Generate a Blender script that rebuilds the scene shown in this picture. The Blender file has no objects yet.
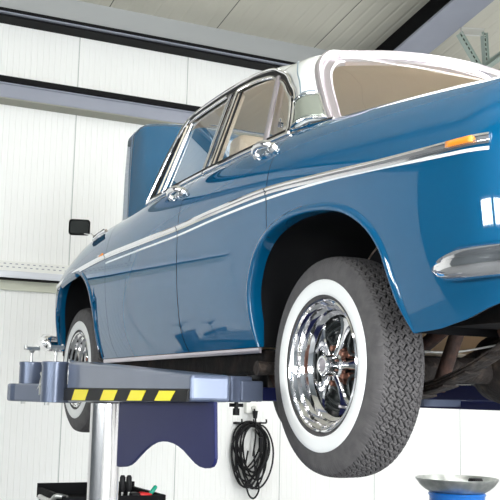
import bpy, bmesh, math, random
import numpy as np
from mathutils import Vector, Matrix
random.seed(7)
PI = math.pi
S = bpy.context.scene
COL = S.collection

# ------------------------------------------------------------------ helpers
WP = {}
def wpos(o): return WP.get(o.name, Vector((0, 0, 0))) if o else Vector((0, 0, 0))
def link(name, me, mat, parent=None, loc=(0, 0, 0)):
    o = bpy.data.objects.new(name, me); COL.objects.link(o)
    if mat is not None:
        for m in (mat if isinstance(mat, (list, tuple)) else [mat]): me.materials.append(m)
    w = Vector(loc); WP[o.name] = w
    if parent: o.parent = parent; o.location = w - wpos(parent)
    else: o.location = w
    return o
def mesh(verts, faces, smooth=True, mi=None):
    me = bpy.data.meshes.new('m'); me.from_pydata([tuple(map(float, v)) for v in verts], [], faces)
    if smooth: me.polygons.foreach_set('use_smooth', [True]*len(me.polygons))
    if mi is not None: me.polygons.foreach_set('material_index', mi)
    me.update(); return me
def thing(name, label, cat, loc=(0, 0, 0), group=None):
    o = bpy.data.objects.new(name, None); COL.objects.link(o); o.location = loc; WP[o.name] = Vector(loc)
    o.empty_display_size = .1
    return tag(o, label, cat, group)
def tag(o, label, cat, group=None):
    o['label'] = label; o['category'] = cat
    if group: o['group'] = group
    return o
def struct(o, label=None):
    o['kind'] = 'structure'
    if label: o['label'] = label
    return o

class MB:                                   # mesh builder collecting several shapes
    def __init__(s): s.v = []; s.f = []; s.m = []
    def add(s, v, f, mi=0):
        n = len(s.v); s.v += [tuple(map(float, p)) for p in v]; s.f += [tuple(i+n for i in q) for q in f]; s.m += [mi]*len(f); return s
    def box(s, x0, x1, y0, y1, z0, z1, mi=0):
        v = [(x, y, z) for x in (x0, x1) for y in (y0, y1) for z in (z0, z1)]
        return s.add(v, [(0, 1, 3, 2), (4, 6, 7, 5), (0, 4, 5, 1), (2, 3, 7, 6), (0, 2, 6, 4), (1, 5, 7, 3)], mi)
    def obox(s, c, ax, ay, az, mi=0):       # oriented box: centre + three half axes
        c, ax, ay, az = map(Vector, (c, ax, ay, az)); v = [c+i*ax+j*ay+k*az for i in (-1, 1) for j in (-1, 1) for k in (-1, 1)]
        return s.add(v, [(0, 1, 3, 2), (4, 6, 7, 5), (0, 4, 5, 1), (2, 3, 7, 6), (0, 2, 6, 4), (1, 5, 7, 3)], mi)
    def tube(s, pts, r, n=12, mi=0, closed=False, up=None):
        v, f = tube_geo(pts, r, n, closed); return s.add(v, f, mi)
    def lathe(s, prof, c=(0, 0, 0), axis='z', n=48, mi=0, closed=False):
        v, f = lathe_geo(prof, c, axis, n, closed); return s.add(v, f, mi)
    def prism(s, poly, o, u, w, d, mi=0):   # 2D polygon in plane (u,w) at o, extruded by vector d
        o, u, w, d = map(Vector, (o, u, w, d)); n = len(poly)
        v = [o+u*a+w*b for a, b in poly]; v += [p+d for p in v]
        f = [tuple(range(n))[::-1], tuple(range(n, 2*n))]+[(i, (i+1) % n, (i+1) % n+n, i+n) for i in range(n)]
        return s.add(v, f, mi)
    def build(s, name, mat, parent=None, loc=(0, 0, 0), smooth=False, bevel=0, seg=2, fix=True):
        me = mesh(s.v, s.f, smooth, s.m)
        if fix:
            bm = bmesh.new(); bm.from_mesh(me); bmesh.ops.recalc_face_normals(bm, faces=bm.faces); bm.to_mesh(me); bm.free()
        o = link(name, me, mat, parent, loc)
        if bevel:
            b = o.modifiers.new('b', 'BEVEL'); b.width = bevel; b.segments = seg; b.limit_method = 'ANGLE'; b.angle_limit = .6
        if smooth: autosmooth(me)
        return o
def autosmooth(me, ang=.7):
    bm = bmesh.new(); bm.from_mesh(me)
    for e in bm.edges:
        if len(e.link_faces) == 2 and e.calc_face_angle(0) > ang: e.smooth = False
    bm.to_mesh(me); bm.free()
def frames(P, closed=False):
    n = len(P); T = []
    for i in range(n):
        a = P[(i-1) % n] if (closed or i > 0) else P[i]; b = P[(i+1) % n] if (closed or i < n-1) else P[i]
        T.append((b-a).normalized())
    up = Vector((0, 0, 1)) if abs(T[0].z) < .9 else Vector((1, 0, 0))
    N = [(up-T[0]*up.dot(T[0])).normalized()]
    for i in range(1, n):
        v = N[-1]-T[i]*N[-1].dot(T[i]); N.append(v.normalized())
    return T, N
def tube_geo(pts, r, n=12, closed=False):
    P = [Vector(p) for p in pts]; T, N = frames(P, closed); v = []; f = []
    R = r if isinstance(r, (list, tuple)) else [r]*len(P)
    for p, t, nn, rr in zip(P, T, N, R):
        b = t.cross(nn)
        for k in range(n):
            a = 2*PI*k/n; v.append(p+(nn*math.cos(a)+b*math.sin(a))*rr)
    m = len(P)
    for i in range(m if closed else m-1):
        for k in range(n):
            a, b = i*n+k, i*n+(k+1) % n; c, d = ((i+1) % m)*n+(k+1) % n, ((i+1) % m)*n+k
            f.append((a, b, c, d))
    if not closed: f += [tuple(range(n))[::-1], tuple((m-1)*n+k for k in range(n))]
    return v, f
def lathe_geo(prof, c=(0, 0, 0), axis='z', n=48, closed=False):
    v = []; f = []; m = len(prof)
    for k in range(n):
        a = 2*PI*k/n; ca, sa = math.cos(a), math.sin(a)
        for r, h in prof:
            p = {'z': (r*ca, r*sa, h), 'y': (r*ca, h, r*sa), 'x': (h, r*ca, r*sa)}[axis]
            v.append((c[0]+p[0], c[1]+p[1], c[2]+p[2]))
    for k in range(n):
        k2 = (k+1) % n
        for j in range(m if closed else m-1):
            j2 = (j+1) % m; f.append((k*m+j, k2*m+j, k2*m+j2, k*m+j2))
    if not closed:
        if prof[0][0] > 1e-6: f.append(tuple(k*m for k in range(n)))
        if prof[-1][0] > 1e-6: f.append(tuple(k*m+m-1 for k in range(n))[::-1])
    return v, f
def catmull(P, n=8, closed=False):
    P = [Vector(p) for p in P]; out = []; m = len(P)
    for i in range(m if closed else m-1):
        g = (lambda k: P[k % m]) if closed else (lambda k: P[max(0, min(m-1, k))])
        a, b, c, d = g(i-1), g(i), g(i+1), g(i+2)
        for k in range(n):
            t = k/n; out.append(.5*((2*b)+(c-a)*t+(2*a-5*b+4*c-d)*t*t+(-a+3*b-3*c+d)*t**3))
    if not closed: out.append(P[-1])
    return out
def bar(pts, nrm, w, t, mi=0, mb=None):     # flat bar: centre points, outward normal fn, width, thickness (rounded face)
    P = [Vector(p) for p in pts]; T, _ = frames(P); v = []; f = []
    prof = [(-.5, 0), (-.5, .6), (-.3, 1), (.3, 1), (.5, .6), (.5, 0)]
    for i, (p, tt) in enumerate(zip(P, T)):
        nn = Vector(nrm(i) if callable(nrm) else nrm).normalized(); s = tt.cross(nn).normalized(); nn = s.cross(tt).normalized()
        if nn.dot(Vector(nrm(i) if callable(nrm) else nrm)) < 0: nn = -nn
        for a, b in prof: v.append(p+s*a*w+nn*b*t)
    k = len(prof)
    for i in range(len(P)-1):
        for j in range(k): f.append((i*k+j, i*k+(j+1) % k, (i+1)*k+(j+1) % k, (i+1)*k+j))
    f += [tuple(range(k)), tuple(range((len(P)-1)*k, len(P)*k))]
    (mb or MB()).add(v, f, mi); return v, f
def gridmesh(rows, flip=False):
    n = len(rows[0]); v = [p for r in rows for p in r]; f = []
    for i in range(len(rows)-1):
        for j in range(n-1):
            q = (i*n+j, (i+1)*n+j, (i+1)*n+j+1, i*n+j+1); f.append(q[::-1] if flip else q)
    return v, f

# ------------------------------------------------------------------ materials
def mat(name, col, rough=.5, metal=0, coat=0, spec=.5, bump=None, noise=None, coat_r=.03, trans=0, emis=None, ior=1.5):
    m = bpy.data.materials.new(name); m.use_nodes = True; nt = m.node_tree; b = nt.nodes['Principled BSDF']
    b.inputs['Base Color'].default_value = (*col, 1); b.inputs['Roughness'].default_value = rough; b.inputs['Metallic'].default_value = metal
    b.inputs['Coat Weight'].default_value = coat; b.inputs['Coat Roughness'].default_value = coat_r; b.inputs['Specular IOR Level'].default_value = spec
    b.inputs['Transmission Weight'].default_value = trans; b.inputs['IOR'].default_value = ior
    if emis: b.inputs['Emission Color'].default_value = (*emis[0], 1); b.inputs['Emission Strength'].default_value = emis[1]
    tc = nt.nodes.new('ShaderNodeTexCoord')
    if noise:                                # (scale, second colour, lo, hi)
        t = nt.nodes.new('ShaderNodeTexNoise'); t.inputs['Scale'].default_value = noise[0]; t.inputs['Detail'].default_value = 6
        nt.links.new(tc.outputs['Object'], t.inputs['Vector'])
        r = nt.nodes.new('ShaderNodeValToRGB'); r.color_ramp.elements[0].position = noise[2]; r.color_ramp.elements[1].position = noise[3]
        r.color_ramp.elements[0].color = (*col, 1); r.color_ramp.elements[1].color = (*noise[1], 1)
        nt.links.new(t.outputs['Fac'], r.inputs['Fac']); nt.links.new(r.outputs['Color'], b.inputs['Base Color'])
    if bump:                                 # (scale, strength)
        t = nt.nodes.new('ShaderNodeTexNoise'); t.inputs['Scale'].default_value = bump[0]; nt.links.new(tc.outputs['Object'], t.inputs['Vector'])
        bp = nt.nodes.new('ShaderNodeBump'); bp.inputs['Strength'].default_value = bump[1]; bp.inputs['Distance'].default_value = .01
        nt.links.new(t.outputs['Fac'], bp.inputs['Height']); nt.links.new(bp.outputs['Normal'], b.inputs['Normal'])
    return m
def panel_mat(name, col, axis, pitch, module, off, seam=(.12, .12, .11), depth=.6, rough=.5):
    """sheet-metal sandwich panel: fine ribs every `pitch`, a dark joint every `module`"""
    m = mat(name, col, rough); nt = m.node_tree; b = nt.nodes['Principled BSDF']; N = nt.nodes.new; L = nt.links.new
    tc = N('ShaderNodeTexCoord'); sp = N('ShaderNodeSeparateXYZ'); L(tc.outputs['Object'], sp.inputs[0])
    def math_(op, a, c=None):
        x = N('ShaderNodeMath'); x.operation = op
        for i, q in enumerate((a, c)):
            if q is None: continue
            if isinstance(q, (int, float)): x.inputs[i].default_value = q
            else: L(q, x.inputs[i])
        return x.outputs[0]
    s = math_('ADD', sp.outputs[axis], -off+100*module)
    j = math_('ABSOLUTE', math_('SUBTRACT', math_('FRACT', math_('ADD', math_('DIVIDE', s, module), .5)), .5))
    isj = math_('LESS_THAN', j, .0045/module)
    rb = math_('ABSOLUTE', math_('SUBTRACT', math_('FRACT', math_('DIVIDE', s, pitch)), .5))
    h = math_('MINIMUM', math_('MULTIPLY', rb, 6.0), 1.0)
    mx = N('ShaderNodeMix'); mx.data_type = 'RGBA'; mx.inputs[6].default_value = (*col, 1); mx.inputs[7].default_value = (*seam, 1)
    L(isj, mx.inputs[0]); L(mx.outputs[2], b.inputs['Base Color'])
    bp = N('ShaderNodeBump'); bp.inputs['Strength'].default_value = depth; bp.inputs['Distance'].default_value = .004
    L(h, bp.inputs['Height']); L(bp.outputs['Normal'], b.inputs['Normal'])
    return m

M = {}
M['paint'] = mat('blue_paint', (.0001, .084, .195), .5, 0, 1.0, spec=.0, coat_r=.012, ior=1.45)
M['paint'].node_tree.nodes['Principled BSDF'].inputs['Coat IOR'].default_value = 1.75
M['roofpaint'] = mat('white_paint', (.88, .89, .87), .3, 0, 1.0)
M['chrome'] = mat('chrome', (.90, .89, .90), .07, 1)
M['satin'] = mat('satin_chrome', (.60, .55, .60), .30, .9)
M['black'] = mat('black_rubber', (.006, .006, .007), .5, spec=.25)
M['dark'] = mat('underseal', (.006, .005, .005), .85, spec=.2, noise=(9, (.028, .019, .015), .5, .8), bump=(30, .5))
M['rust'] = mat('rusty_steel', (.035, .018, .013), .8, noise=(14, (.13, .05, .03), .45, .8), bump=(60, .5))
M['grime'] = mat('grimy_steel', (.022, .017, .015), .7, 0, spec=.3, noise=(25, (.09, .065, .05), .5, .8), bump=(50, .8))
M['tan'] = mat('dusty_tank', (.26, .14, .085), .7, noise=(12, (.42, .27, .18), .4, .7))
M['tyre'] = mat('tyre_rubber', (.078, .073, .075), .65, spec=.3, noise=(30, (.12, .113, .113), .3, .8), bump=(400, .15))
M['groove'] = mat('shaded_groove_rubber', (.010, .010, .011), .6, spec=.3)  # same rubber blackened: recess shade painted into grooves and sipes
M['white'] = mat('whitewall', (.86, .86, .85), .5)
M['wheelblack'] = mat('wheel_black', (.018, .022, .022), .3, .2)
M['lug'] = mat('lug_bronze', (.30, .14, .10), .4, .7)
M['amber'] = mat('amber_lens', (.95, .30, .02), .2, coat=1)
M['line'] = mat('coachline', (.92, .94, .94), .4)
M['beige'] = mat('beige_leather', (.86, .72, .56), .6, bump=(150, .15))
M['liner'] = mat('beige_headlining', (.95, .84, .70), .9)
M['lift'] = mat('lift_paint', (.10, .125, .19), .3, .35, .4, noise=(5, (.13, .155, .225), .3, .8))
M['navy'] = mat('navy_plastic', (.009, .012, .072), .45, spec=.2, noise=(6, (.012, .016, .082), .3, .8))
M['steel'] = mat('polished_steel', (.66, .64, .65), .2, 1, noise=(3, (.74, .73, .74), .3, .8))
M['zinc'] = mat('zinc_plate', (.62, .62, .60), .35, .9)
M['beamgrey'] = mat('beam_grey', (.25, .265, .32), .5, noise=(4, (.28, .295, .35), .3, .8))
M['black_beamshade'] = mat('black_and_beam_shade', (.004, .004, .005), .7, spec=.15)  # black for small parts; on the beams it paints shade over grey steel
M['blue'] = mat('trolley_blue', (.01, .25, .60), .35, 0, .5)
M['drumblue'] = mat('drum_blue', (.01, .18, .65), .35, 0, .4)
M['red'] = mat('red_plastic', (.75, .02, .02), .35)
M['green'] = mat('green_plastic', (.0, .35, .22), .35)
M['socketwhite'] = mat('socket_white', (.78, .78, .74), .4)
M['green_zinc'] = mat('galvanised_green', (.33, .39, .35), .45, .4)
M['pan'] = mat('pan_steel', (.40, .42, .40), .33, .9, noise=(20, (.56, .57, .55), .4, .7))
M['lens'] = mat('lamp_lens', (.80, .88, .84), .12, .3, 1)
M['redlens'] = mat('red_lens', (.6, .02, .02), .15, 0, 1)
WALLC = (.84, .84, .82)
M['wall'] = panel_mat('white_panel_wall', WALLC, 1, .052, 1.05, .13, (.42, .44, .42))
M['wallx'] = panel_mat('white_panel_side', WALLC, 0, .052, 1.05, .13, (.42, .44, .42))
M['ceil'] = panel_mat('ceiling_panel', (.56, .54, .46), 1, .13, 1.05, -.07, (.08, .08, .07), 1.0)
M['floor'] = mat('epoxy_floor', (.22, .23, .24), .3, 0, .2, noise=(2, (.26, .27, .28), .3, .8))
M['olive'] = mat('soffit', (.30, .30, .25), .7)
m = bpy.data.materials.new('window_glass'); m.use_nodes = True; nt = m.node_tree; nt.nodes.clear()
o_ = nt.nodes.new('ShaderNodeOutputMaterial'); tr = nt.nodes.new('ShaderNodeBsdfTransparent'); gl = nt.nodes.new('ShaderNodeBsdfGlossy')
gl.inputs['Roughness'].default_value = .01; gl.inputs['Color'].default_value = (1, 1, 1, 1); tr.inputs['Color'].default_value = (.95, .96, .95, 1)
lw = nt.nodes.new('ShaderNodeLayerWeight'); lw.inputs['Blend'].default_value = .5
pw = nt.nodes.new('ShaderNodeMath'); pw.operation = 'POWER'; pw.inputs[1].default_value = 4.0; nt.links.new(lw.outputs['Facing'], pw.inputs[0])
fr = nt.nodes.new('ShaderNodeMath'); fr.operation = 'MULTIPLY_ADD'; fr.inputs[1].default_value = .9; fr.inputs[2].default_value = .07; nt.links.new(pw.outputs[0], fr.inputs[0]); mx = nt.nodes.new('ShaderNodeMixShader')
nt.links.new(fr.outputs[0], mx.inputs[0]); nt.links.new(tr.outputs[0], mx.inputs[1]); nt.links.new(gl.outputs[0], mx.inputs[2]); nt.links.new(mx.outputs[0], o_.inputs[0])
M['glass'] = m
M['lamp'] = mat('added_panel_glow', (1, 1, 1), .5, emis=((1, .98, .95), .4))
M['daypane'] = mat('daylight_glass', (1, 1, 1), .5, emis=((.93, .97, 1), 1.2))
_m = M['daypane']; _nt = _m.node_tree; _b = _nt.nodes['Principled BSDF']     # daylight with trees outside
_tc = _nt.nodes.new('ShaderNodeTexCoord'); _t = _nt.nodes.new('ShaderNodeTexNoise'); _t.inputs['Scale'].default_value = 4; _t.inputs['Detail'].default_value = 5; _nt.links.new(_tc.outputs['Object'], _t.inputs['Vector'])
_r = _nt.nodes.new('ShaderNodeValToRGB'); _r.color_ramp.elements[0].position = .47; _r.color_ramp.elements[1].position = .54; _r.color_ramp.elements[0].color = (.03, .16, .07, 1); _r.color_ramp.elements[1].color = (.93, .97, 1, 1)
_nt.links.new(_t.outputs['Fac'], _r.inputs['Fac']); _nt.links.new(_r.outputs['Color'], _b.inputs['Emission Color']); _b.inputs['Emission Strength'].default_value = 3.5
M['slots'] = mat('slotted_zinc', (.62, .64, .68), .4, .6)

# ------------------------------------------------------------------ room
XW, XN, YL, YR = 5.5, -7.0, 6.0, -6.0
def cz(x): return 4.903+.2*(5.3-x) if x > -1 else 4.903+.2*6.3-.2*(-1-x)
b = MB(); b.box(XN-.2, XW+.2, YR-.2, YL+.2, -.2, 0); struct(b.build('floor', M['floor']))
def wallprism(name, y0, y1, mt):
    poly = [(XN, 0), (XW, 0), (XW, cz(XW)), (-1, cz(-1)), (XN, cz(XN))]
    b = MB(); b.prism(poly, (0, y0, 0), (1, 0, 0), (0, 0, 1), (0, y1-y0, 0)); return struct(b.build(name, mt))
b = MB(); b.box(XW, XW+.2, YR-.2, YL+.2, 0, cz(XW)); struct(b.build('wall_back', M['wall']))
b = MB(); b.box(XN-.2, XN, YR-.2, YL+.2, 0, cz(XN)); struct(b.build('wall_front', M['wall']))
wallprism('wall_left', YL, YL+.2, panel_mat('grey_panel_side', (.13, .15, .165), 0, .052, 1.05, .13)); wallprism('wall_right', YR-.2, YR, M['wallx'])
b = MB(); poly = [(XN-.2, cz(XN-.2)), (-1, cz(-1)), (XW+.2, cz(XW+.2)), (XW+.2, cz(XW+.2)+.2), (-1, cz(-1)+.2), (XN-.2, cz(XN-.2)+.2)]
b.prism(poly, (0, YR-.2, 0), (1, 0, 0), (0, 0, 1), (0, YL-YR+.4, 0)); struct(b.build('ceiling', M['ceil']))

# upper wall beam: pale grey web, lower flange black as painted shade, light nosing
b = MB(); b.box(5.30, 5.5, YR, YL, 4.70, 4.903); struct(b.build('trim_1', mat('beam_pale_grey', (.33, .34, .34), .5)))
b = MB(); b.box(5.26, 5.5, YR, YL, 4.672, 4.70); b.box(5.31, 5.5, YR, YL, 4.645, 4.662); struct(b.build('trim_2', M['black_beamshade'], bevel=.004))
b = MB(); b.box(5.27, 5.5, YR, YL, 4.662, 4.672); struct(b.build('trim_3', M['beamgrey']))
# middle wall beam: top rail black as painted shade, blue grey web, olive soffit board below
b = MB(); b.box(5.25, 5.5, YR, YL, 4.062, 4.105); struct(b.build('trim_4', M['black_beamshade'], bevel=.003))
b = MB(); b.box(5.29, 5.5, YR, YL, 4.048, 4.060); b.box(5.31, 5.5, YR, YL, 3.945, 4.048); b.box(5.30, 5.5, YR, YL, 3.935, 3.945); struct(b.build('trim_5', M['beamgrey']))
b = MB(); b.box(5.31, 5.5, YR, YL, 3.925, 3.935); struct(b.build('trim_6', M['olive']))
# sloping roof rafter at the right (H profile): web shade painted black, grey bottom flange
def rafter(name, y, w, m1, m2):
    def sl(x, dz): return (x, cz(x)+dz)
    b = MB(); b.prism([sl(-1, 0), sl(5.3, 0), sl(5.3, -.32), sl(-1, -.32)], (0, y, 0), (1, 0, 0), (0, 0, 1), (0, .03, 0)); struct(b.build(name+'', m1))
    b = MB(); b.prism([sl(-1, -.32), sl(5.3, -.32), sl(5.3, -.34), sl(-1, -.34)], (0, y-w/2+.015, 0), (1, 0, 0), (0, 0, 1), (0, w, 0)); return b
b = rafter('trim_7', -2.80, .34, M['black_beamshade'], None); struct(b.build('trim_8', M['beamgrey']))
b = rafter('trim_9', 3.2, .34, M['black_beamshade'], None); struct(b.build('trim_10', M['beamgrey']))

# slotted wall rail at the left
t = thing('wall_rail', 'pale perforated metal rail running along the white wall left of the car', 'rail', (5.44, 1.6, 2.40))
b = MB(); b.box(5.46, 5.5, .0, 3.2, 2.485, 2.575); b.build('slotted_strip', M['socketwhite'], t, bevel=.003)
b = MB()
for i in range(64):
    for k in (0, 1): b.box(5.456, 5.461, .03+i*.05+k*.025, .05+i*.05+k*.025, 2.548-.028*k, 2.555-.028*k)
o = b.build('slots', M['beamgrey'], t); o['kind'] = 'stuff'
b = MB(); b.box(5.40, 5.5, .0, 3.2, 2.425, 2.485); b.build('channel', M['slots'], t, bevel=.004)
b = MB(); b.box(5.395, 5.5, .0, 3.2, 2.412, 2.425); b.build('lower_lip', M['black_beamshade'], t)
b = MB(); b.box(5.47, 5.5, .0, 3.2, 2.33, 2.412); b.build('rail_shade_strip', mat('rail_shade_olive', (.60, .61, .50), .5), t)  # olive strip that paints the shade under the rail

# slotted hanging bracket under the ceiling, right
t = thing('hanging_bracket', 'galvanised slotted steel bracket hanging under the ceiling beside the sloping beam', 'bracket', (4.0, -3.1, 4.8))
b = MB()
def chan(b, a, c, w=.045):
    a, c = Vector(a), Vector(c); d = (c-a); L = d.length; d.normalize(); s = d.cross(Vector((1, .3, 0))).normalized(); nn = s.cross(d)
    b.obox((a+c)/2, d*L/2, s*w*.5, nn*.006); b.obox((a+c)/2+s*w*.5, d*L/2, s*.003, nn*.02)
    b.obox((a+c)/2-s*w*.5, d*L/2, s*.003, nn*.02)
    return d, s, nn, L
BR = [(4.0, -2.95, 4.785), (4.0, -3.21, 4.82), (4.0, -3.235, 4.46), (4.0, -3.15, 4.48), (3.0, -3.20, 4.67)]
slots = MB()
for nm, a, c in (('cross_bar', BR[0], BR[1]), ('strut', BR[1], BR[2]), ('strut', (4.0, -2.93, 4.76), BR[3]), ('rail', (4.02, -3.19, 4.47), BR[4])):
    b = MB(); d, s, nn, L = chan(b, a, c, .06 if nm != 'rail' else .10); o = b.build(nm, M['zinc'] if nm == 'cross_bar' else M['green_zinc'], t)
    if nm == 'strut':
        q = MB()
        for k in range(int(L/.045)): q.obox(Vector(a)+d*(.025+k*.045), d*.013, s*.008, nn*.009)
        q.build('slots', M['black_beamshade'], o)['kind'] = 'stuff'

# added ceiling light panels, out of view, and daylight
def lamp(x, y, z, sx, sy, P):
    t = thing('added_light_panel', 'added large flat white light panel, out of view under the workshop ceiling', 'lamp', (x, y, z), 'added ceiling light panels')
    b = MB(); b.box(x-sx/2, x+sx/2, y-sy/2, y+sy/2, z, z+.06); b.build('housing', M['white'], t)
    b = MB(); b.box(x-sx/2+.02, x+sx/2-.02, y-sy/2+.02, y+sy/2-.02, z-.012, z); b.build('diffuser', M['lamp'], t)
    for e in (-.3, .3):
        b = MB(); b.tube([(x+sx*e, y, z+.05), (x+sx*e, y, cz(x+sx*e)-.005)], .006); b.build('hanger', M['zinc'], t)
    l = bpy.data.lights.new('panel_fill', 'AREA'); l.shape = 'RECTANGLE'; l.size = sx; l.size_y = sy; l.energy = P; l.color = (1, .985, .96)
    o = bpy.data.objects.new('panel_fill', l); COL.objects.link(o); o.location = Vector((x, y, z-.02))-Vector((x, y, z)); o.parent = t
LP = 28
for y in (-4.4, -1.5, 1.4, 4.3):
    for x in ((-5.4, -2.8, -.2, 2.35) if y < 0 else (-5.4, -2.8)): lamp(x, y, 4.75, 2.2, 1.5, LP)
# unseen glazed door added behind the camera as key light
gd = thing('added_light_door', 'added wide white glazed door, out of view behind the car, giving key light', 'door', (XN+.05, 0, 0))
b = MB(); b.box(XN, XN+.06, -2.6, 2.6, 0, .3); b.box(XN, XN+.06, -2.6, 2.6, 4.0, 4.15)
for y in (-2.6, -.87, .80, 2.5): b.box(XN, XN+.06, y, y+.1, .3, 4.0)
b.build('door_frame', M['white'], gd)
b = MB(); b.box(XN+.01, XN+.03, -2.5, 2.5, .3, 4.0); b.build('door_glazing', mat('added_door_glow', (1, 1, 1), .5, emis=((.93, .97, 1), 3.0)), gd)
l = bpy.data.lights.new('daylight', 'AREA'); l.shape = 'RECTANGLE'; l.size = 5; l.size_y = 3.6; l.energy = 390; l.color = (.95, .98, 1)  # key light standing for daylight through the added door
o = bpy.data.objects.new('daylight', l); COL.objects.link(o); o.location = (XN+.12, 0, 2.2); o.rotation_euler = (0, -PI/2, 0)

# side windows in the left wall, well behind the car's rear axle
for i, xw in enumerate((-5.4, -3.6, -1.8, 0.0)):
    b = MB(); b.box(xw-.8, xw+.8, YL-.05, YL+.01, 1.80, 1.85); b.box(xw-.8, xw+.8, YL-.05, YL+.01, 2.50, 2.55); b.box(xw-.8, xw-.75, YL-.05, YL+.01, 1.85, 2.50); b.box(xw+.75, xw+.8, YL-.05, YL+.01, 1.85, 2.50); b.box(xw-.02, xw+.02, YL-.05, YL+.01, 1.85, 2.50)
    wf = struct(b.build('window_%d' % (i+1), M['white']))
    b = MB(); b.box(xw-.75, xw+.75, YL-.025, YL-.015, 1.85, 2.50); b.build('window_pane', M['daypane'], wf)
    l = bpy.data.lights.new('window_light', 'AREA'); l.shape = 'RECTANGLE'; l.size = 1.45; l.size_y = .6; l.energy = 42; l.color = (.95, .98, 1)
    o = bpy.data.objects.new('window_light', l); COL.objects.link(o); o.location = (xw, YL-.08, 2.18); o.rotation_euler = (-PI/2, 0, 0)

# ------------------------------------------------------------------ the car: side surface
_gx = np.linspace(-1.5, 4.0, 1101)
def smooth_tab(xs, ys, sig=24):
    y = np.interp(_gx, xs, ys); k = np.exp(-.5*(np.arange(-3*sig, 3*sig+1)/sig)**2); k /= k.sum()
    return np.convolve(np.pad(y, 3*sig, mode='edge'), k, 'valid')
_zc = smooth_tab([-1.2, -.87, -.62, -.26, 0, .25, 1.0, 1.75, 1.9, 2.35, 2.7, 3.0, 3.4, 3.65], [2.31, 2.35, 2.38, 2.42, 2.445, 2.46, 2.465, 2.45, 2.43, 2.42, 2.395, 2.34, 2.27, 2.2])
_ym = smooth_tab([-1.2, -.85, -.6, .3, 2.0, 2.8, 3.2, 3.7], [.85, .868, .88, .889, .889, .87, .845, .82])
def zc(x): return float(np.interp(x, _gx, _zc))
def Ym(x):
    y = float(np.interp(x, _gx, _ym))
    if x < -.8: y *= max(0, 1-(min(1, (-.8-x)/.34))**2.6)**(1/2.6)
    if x > 3.1: y *= max(0, 1-(min(1, (x-3.1)/.5))**2.4)**(1/2.4)
    return y
def W(x, z):
    c = zc(x); q = c-.25
    if z > q: g = 1-.213*(1-math.sqrt(max(0, 1-((z-q)/.25)**2)))
    else: g = 1-.085*max(0, (q-z)/(q-1.65))**2.2
    return Ym(x)*g
def Wn(x, z):                               # outward normal, left side
    e = .004; dx = (W(x+e, z)-W(x-e, z))/(2*e); dz = (W(x, z+e)-W(x, z-e))/(2*e)
    return Vector((-dx, 1, -dz)).normalized()
def side(x, z, d=0):
    return Vector((x, W(x, z), z))+Wn(x, z)*d if d else Vector((x, W(x, z), z))
def mir(p): return Vector((p[0], -p[1], p[2]))

CAR = thing('classic_car', 'blue classic saloon with white roof and whitewall tyres raised on the lift', 'car', (1.4, 0, 1.24))
def carobj(name, mb, mt, parent=CAR, **k): return mb.build(name, mt, parent, loc=wpos(parent) if False else (0, 0, 0), **k)
# children of the car keep world coordinates in their meshes: their world location is the origin
def shut(kind, z):
    if kind == 'F':
        x = 2.062
        if z < 1.80: x -= .07*((1.80-z)/.13)**2*1.0
        if z > 2.25: x += .10*((z-2.25)/.2)**1.5
        return x
    if kind == 'B':
        x = 1.06+.045*max(0, min(1, (2.2-z)/.4))
        if z < 1.78: x -= .055*((1.78-z)/.12)**2
        return x
    if kind == 'R': return .236
RARCH = catmull([(.412, 1.672), (.414, 1.76), (.405, 1.857), (.369, 1.93), (.309, 2.0), (.211, 2.056), (.066, 2.085), (-.099, 2.083), (-.249, 2.057), (-.368, 2.0), (-.445, 1.921), (-.477, 1.828), (-.497, 1.76), (-.535, 1.678)] and
                [Vector((a, 0, c)) for a, c in [(.412, 1.672), (.414, 1.76), (.405, 1.857), (.369, 1.93), (.309, 2.0), (.211, 2.056), (.066, 2.085), (-.099, 2.083), (-.249, 2.057), (-.368, 2.0), (-.445, 1.921), (-.477, 1.828), (-.497, 1.76), (-.535, 1.678)]], 6)
RARCH = [(p.x, p.z) for p in RARCH]
FARCH = catmull([Vector((a, 0, c)) for a, c in [(3.10, 1.74), (3.105, 1.86), (3.09, 1.98), (3.04, 2.08), (2.93, 2.15), (2.80, 2.172), (2.66, 2.165), (2.50, 2.13), (2.37, 2.05), (2.305, 1.94), (2.28, 1.83), (2.27, 1.75), (2.262, 1.672)]], 6)
FARCH = [(p.x, p.z) for p in FARCH]
def resample(P, n):
    P = [Vector((p[0], p[1])) for p in P]; L = [0]
    for a, b in zip(P, P[1:]): L.append(L[-1]+(b-a).length)
    out = []
    for i in range(n):
        s = L[-1]*i/(n-1); k = max(j for j in range(len(L)) if L[j] <= s+1e-9); k = min(k, len(P)-2)
        t = (s-L[k])/max(1e-9, L[k+1]-L[k]); out.append(P[k].lerp(P[k+1], min(1, t)))
    return out
def patch(bottom, top_x, top_d=0.0, n2=12, n1=16):
    """rows following the bottom polyline up to the crown (x from top_x)"""
    rows = []
    for B, xt in zip(bottom, top_x):
        row = []; zt = zc(xt)-.0001-top_d; q = zc(xt)-.25
        zs = [B[1]+(q-B[1])*k/n1 for k in range(n1)]+[q+.25*math.sin(PI/2*k/n2) for k in range(n2+1)]
        zs = [min(z, zt) for z in zs]
        for z in zs:
            s = max(0.0, (z-B[1])/(zt-B[1])); row.append((B[0]+(xt-B[0])*s**1.3, z))
        rows.append(row)
    return rows
def cleantube(rows, f): return [[f(x, z) for x, z in r] for r in rows]
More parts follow.
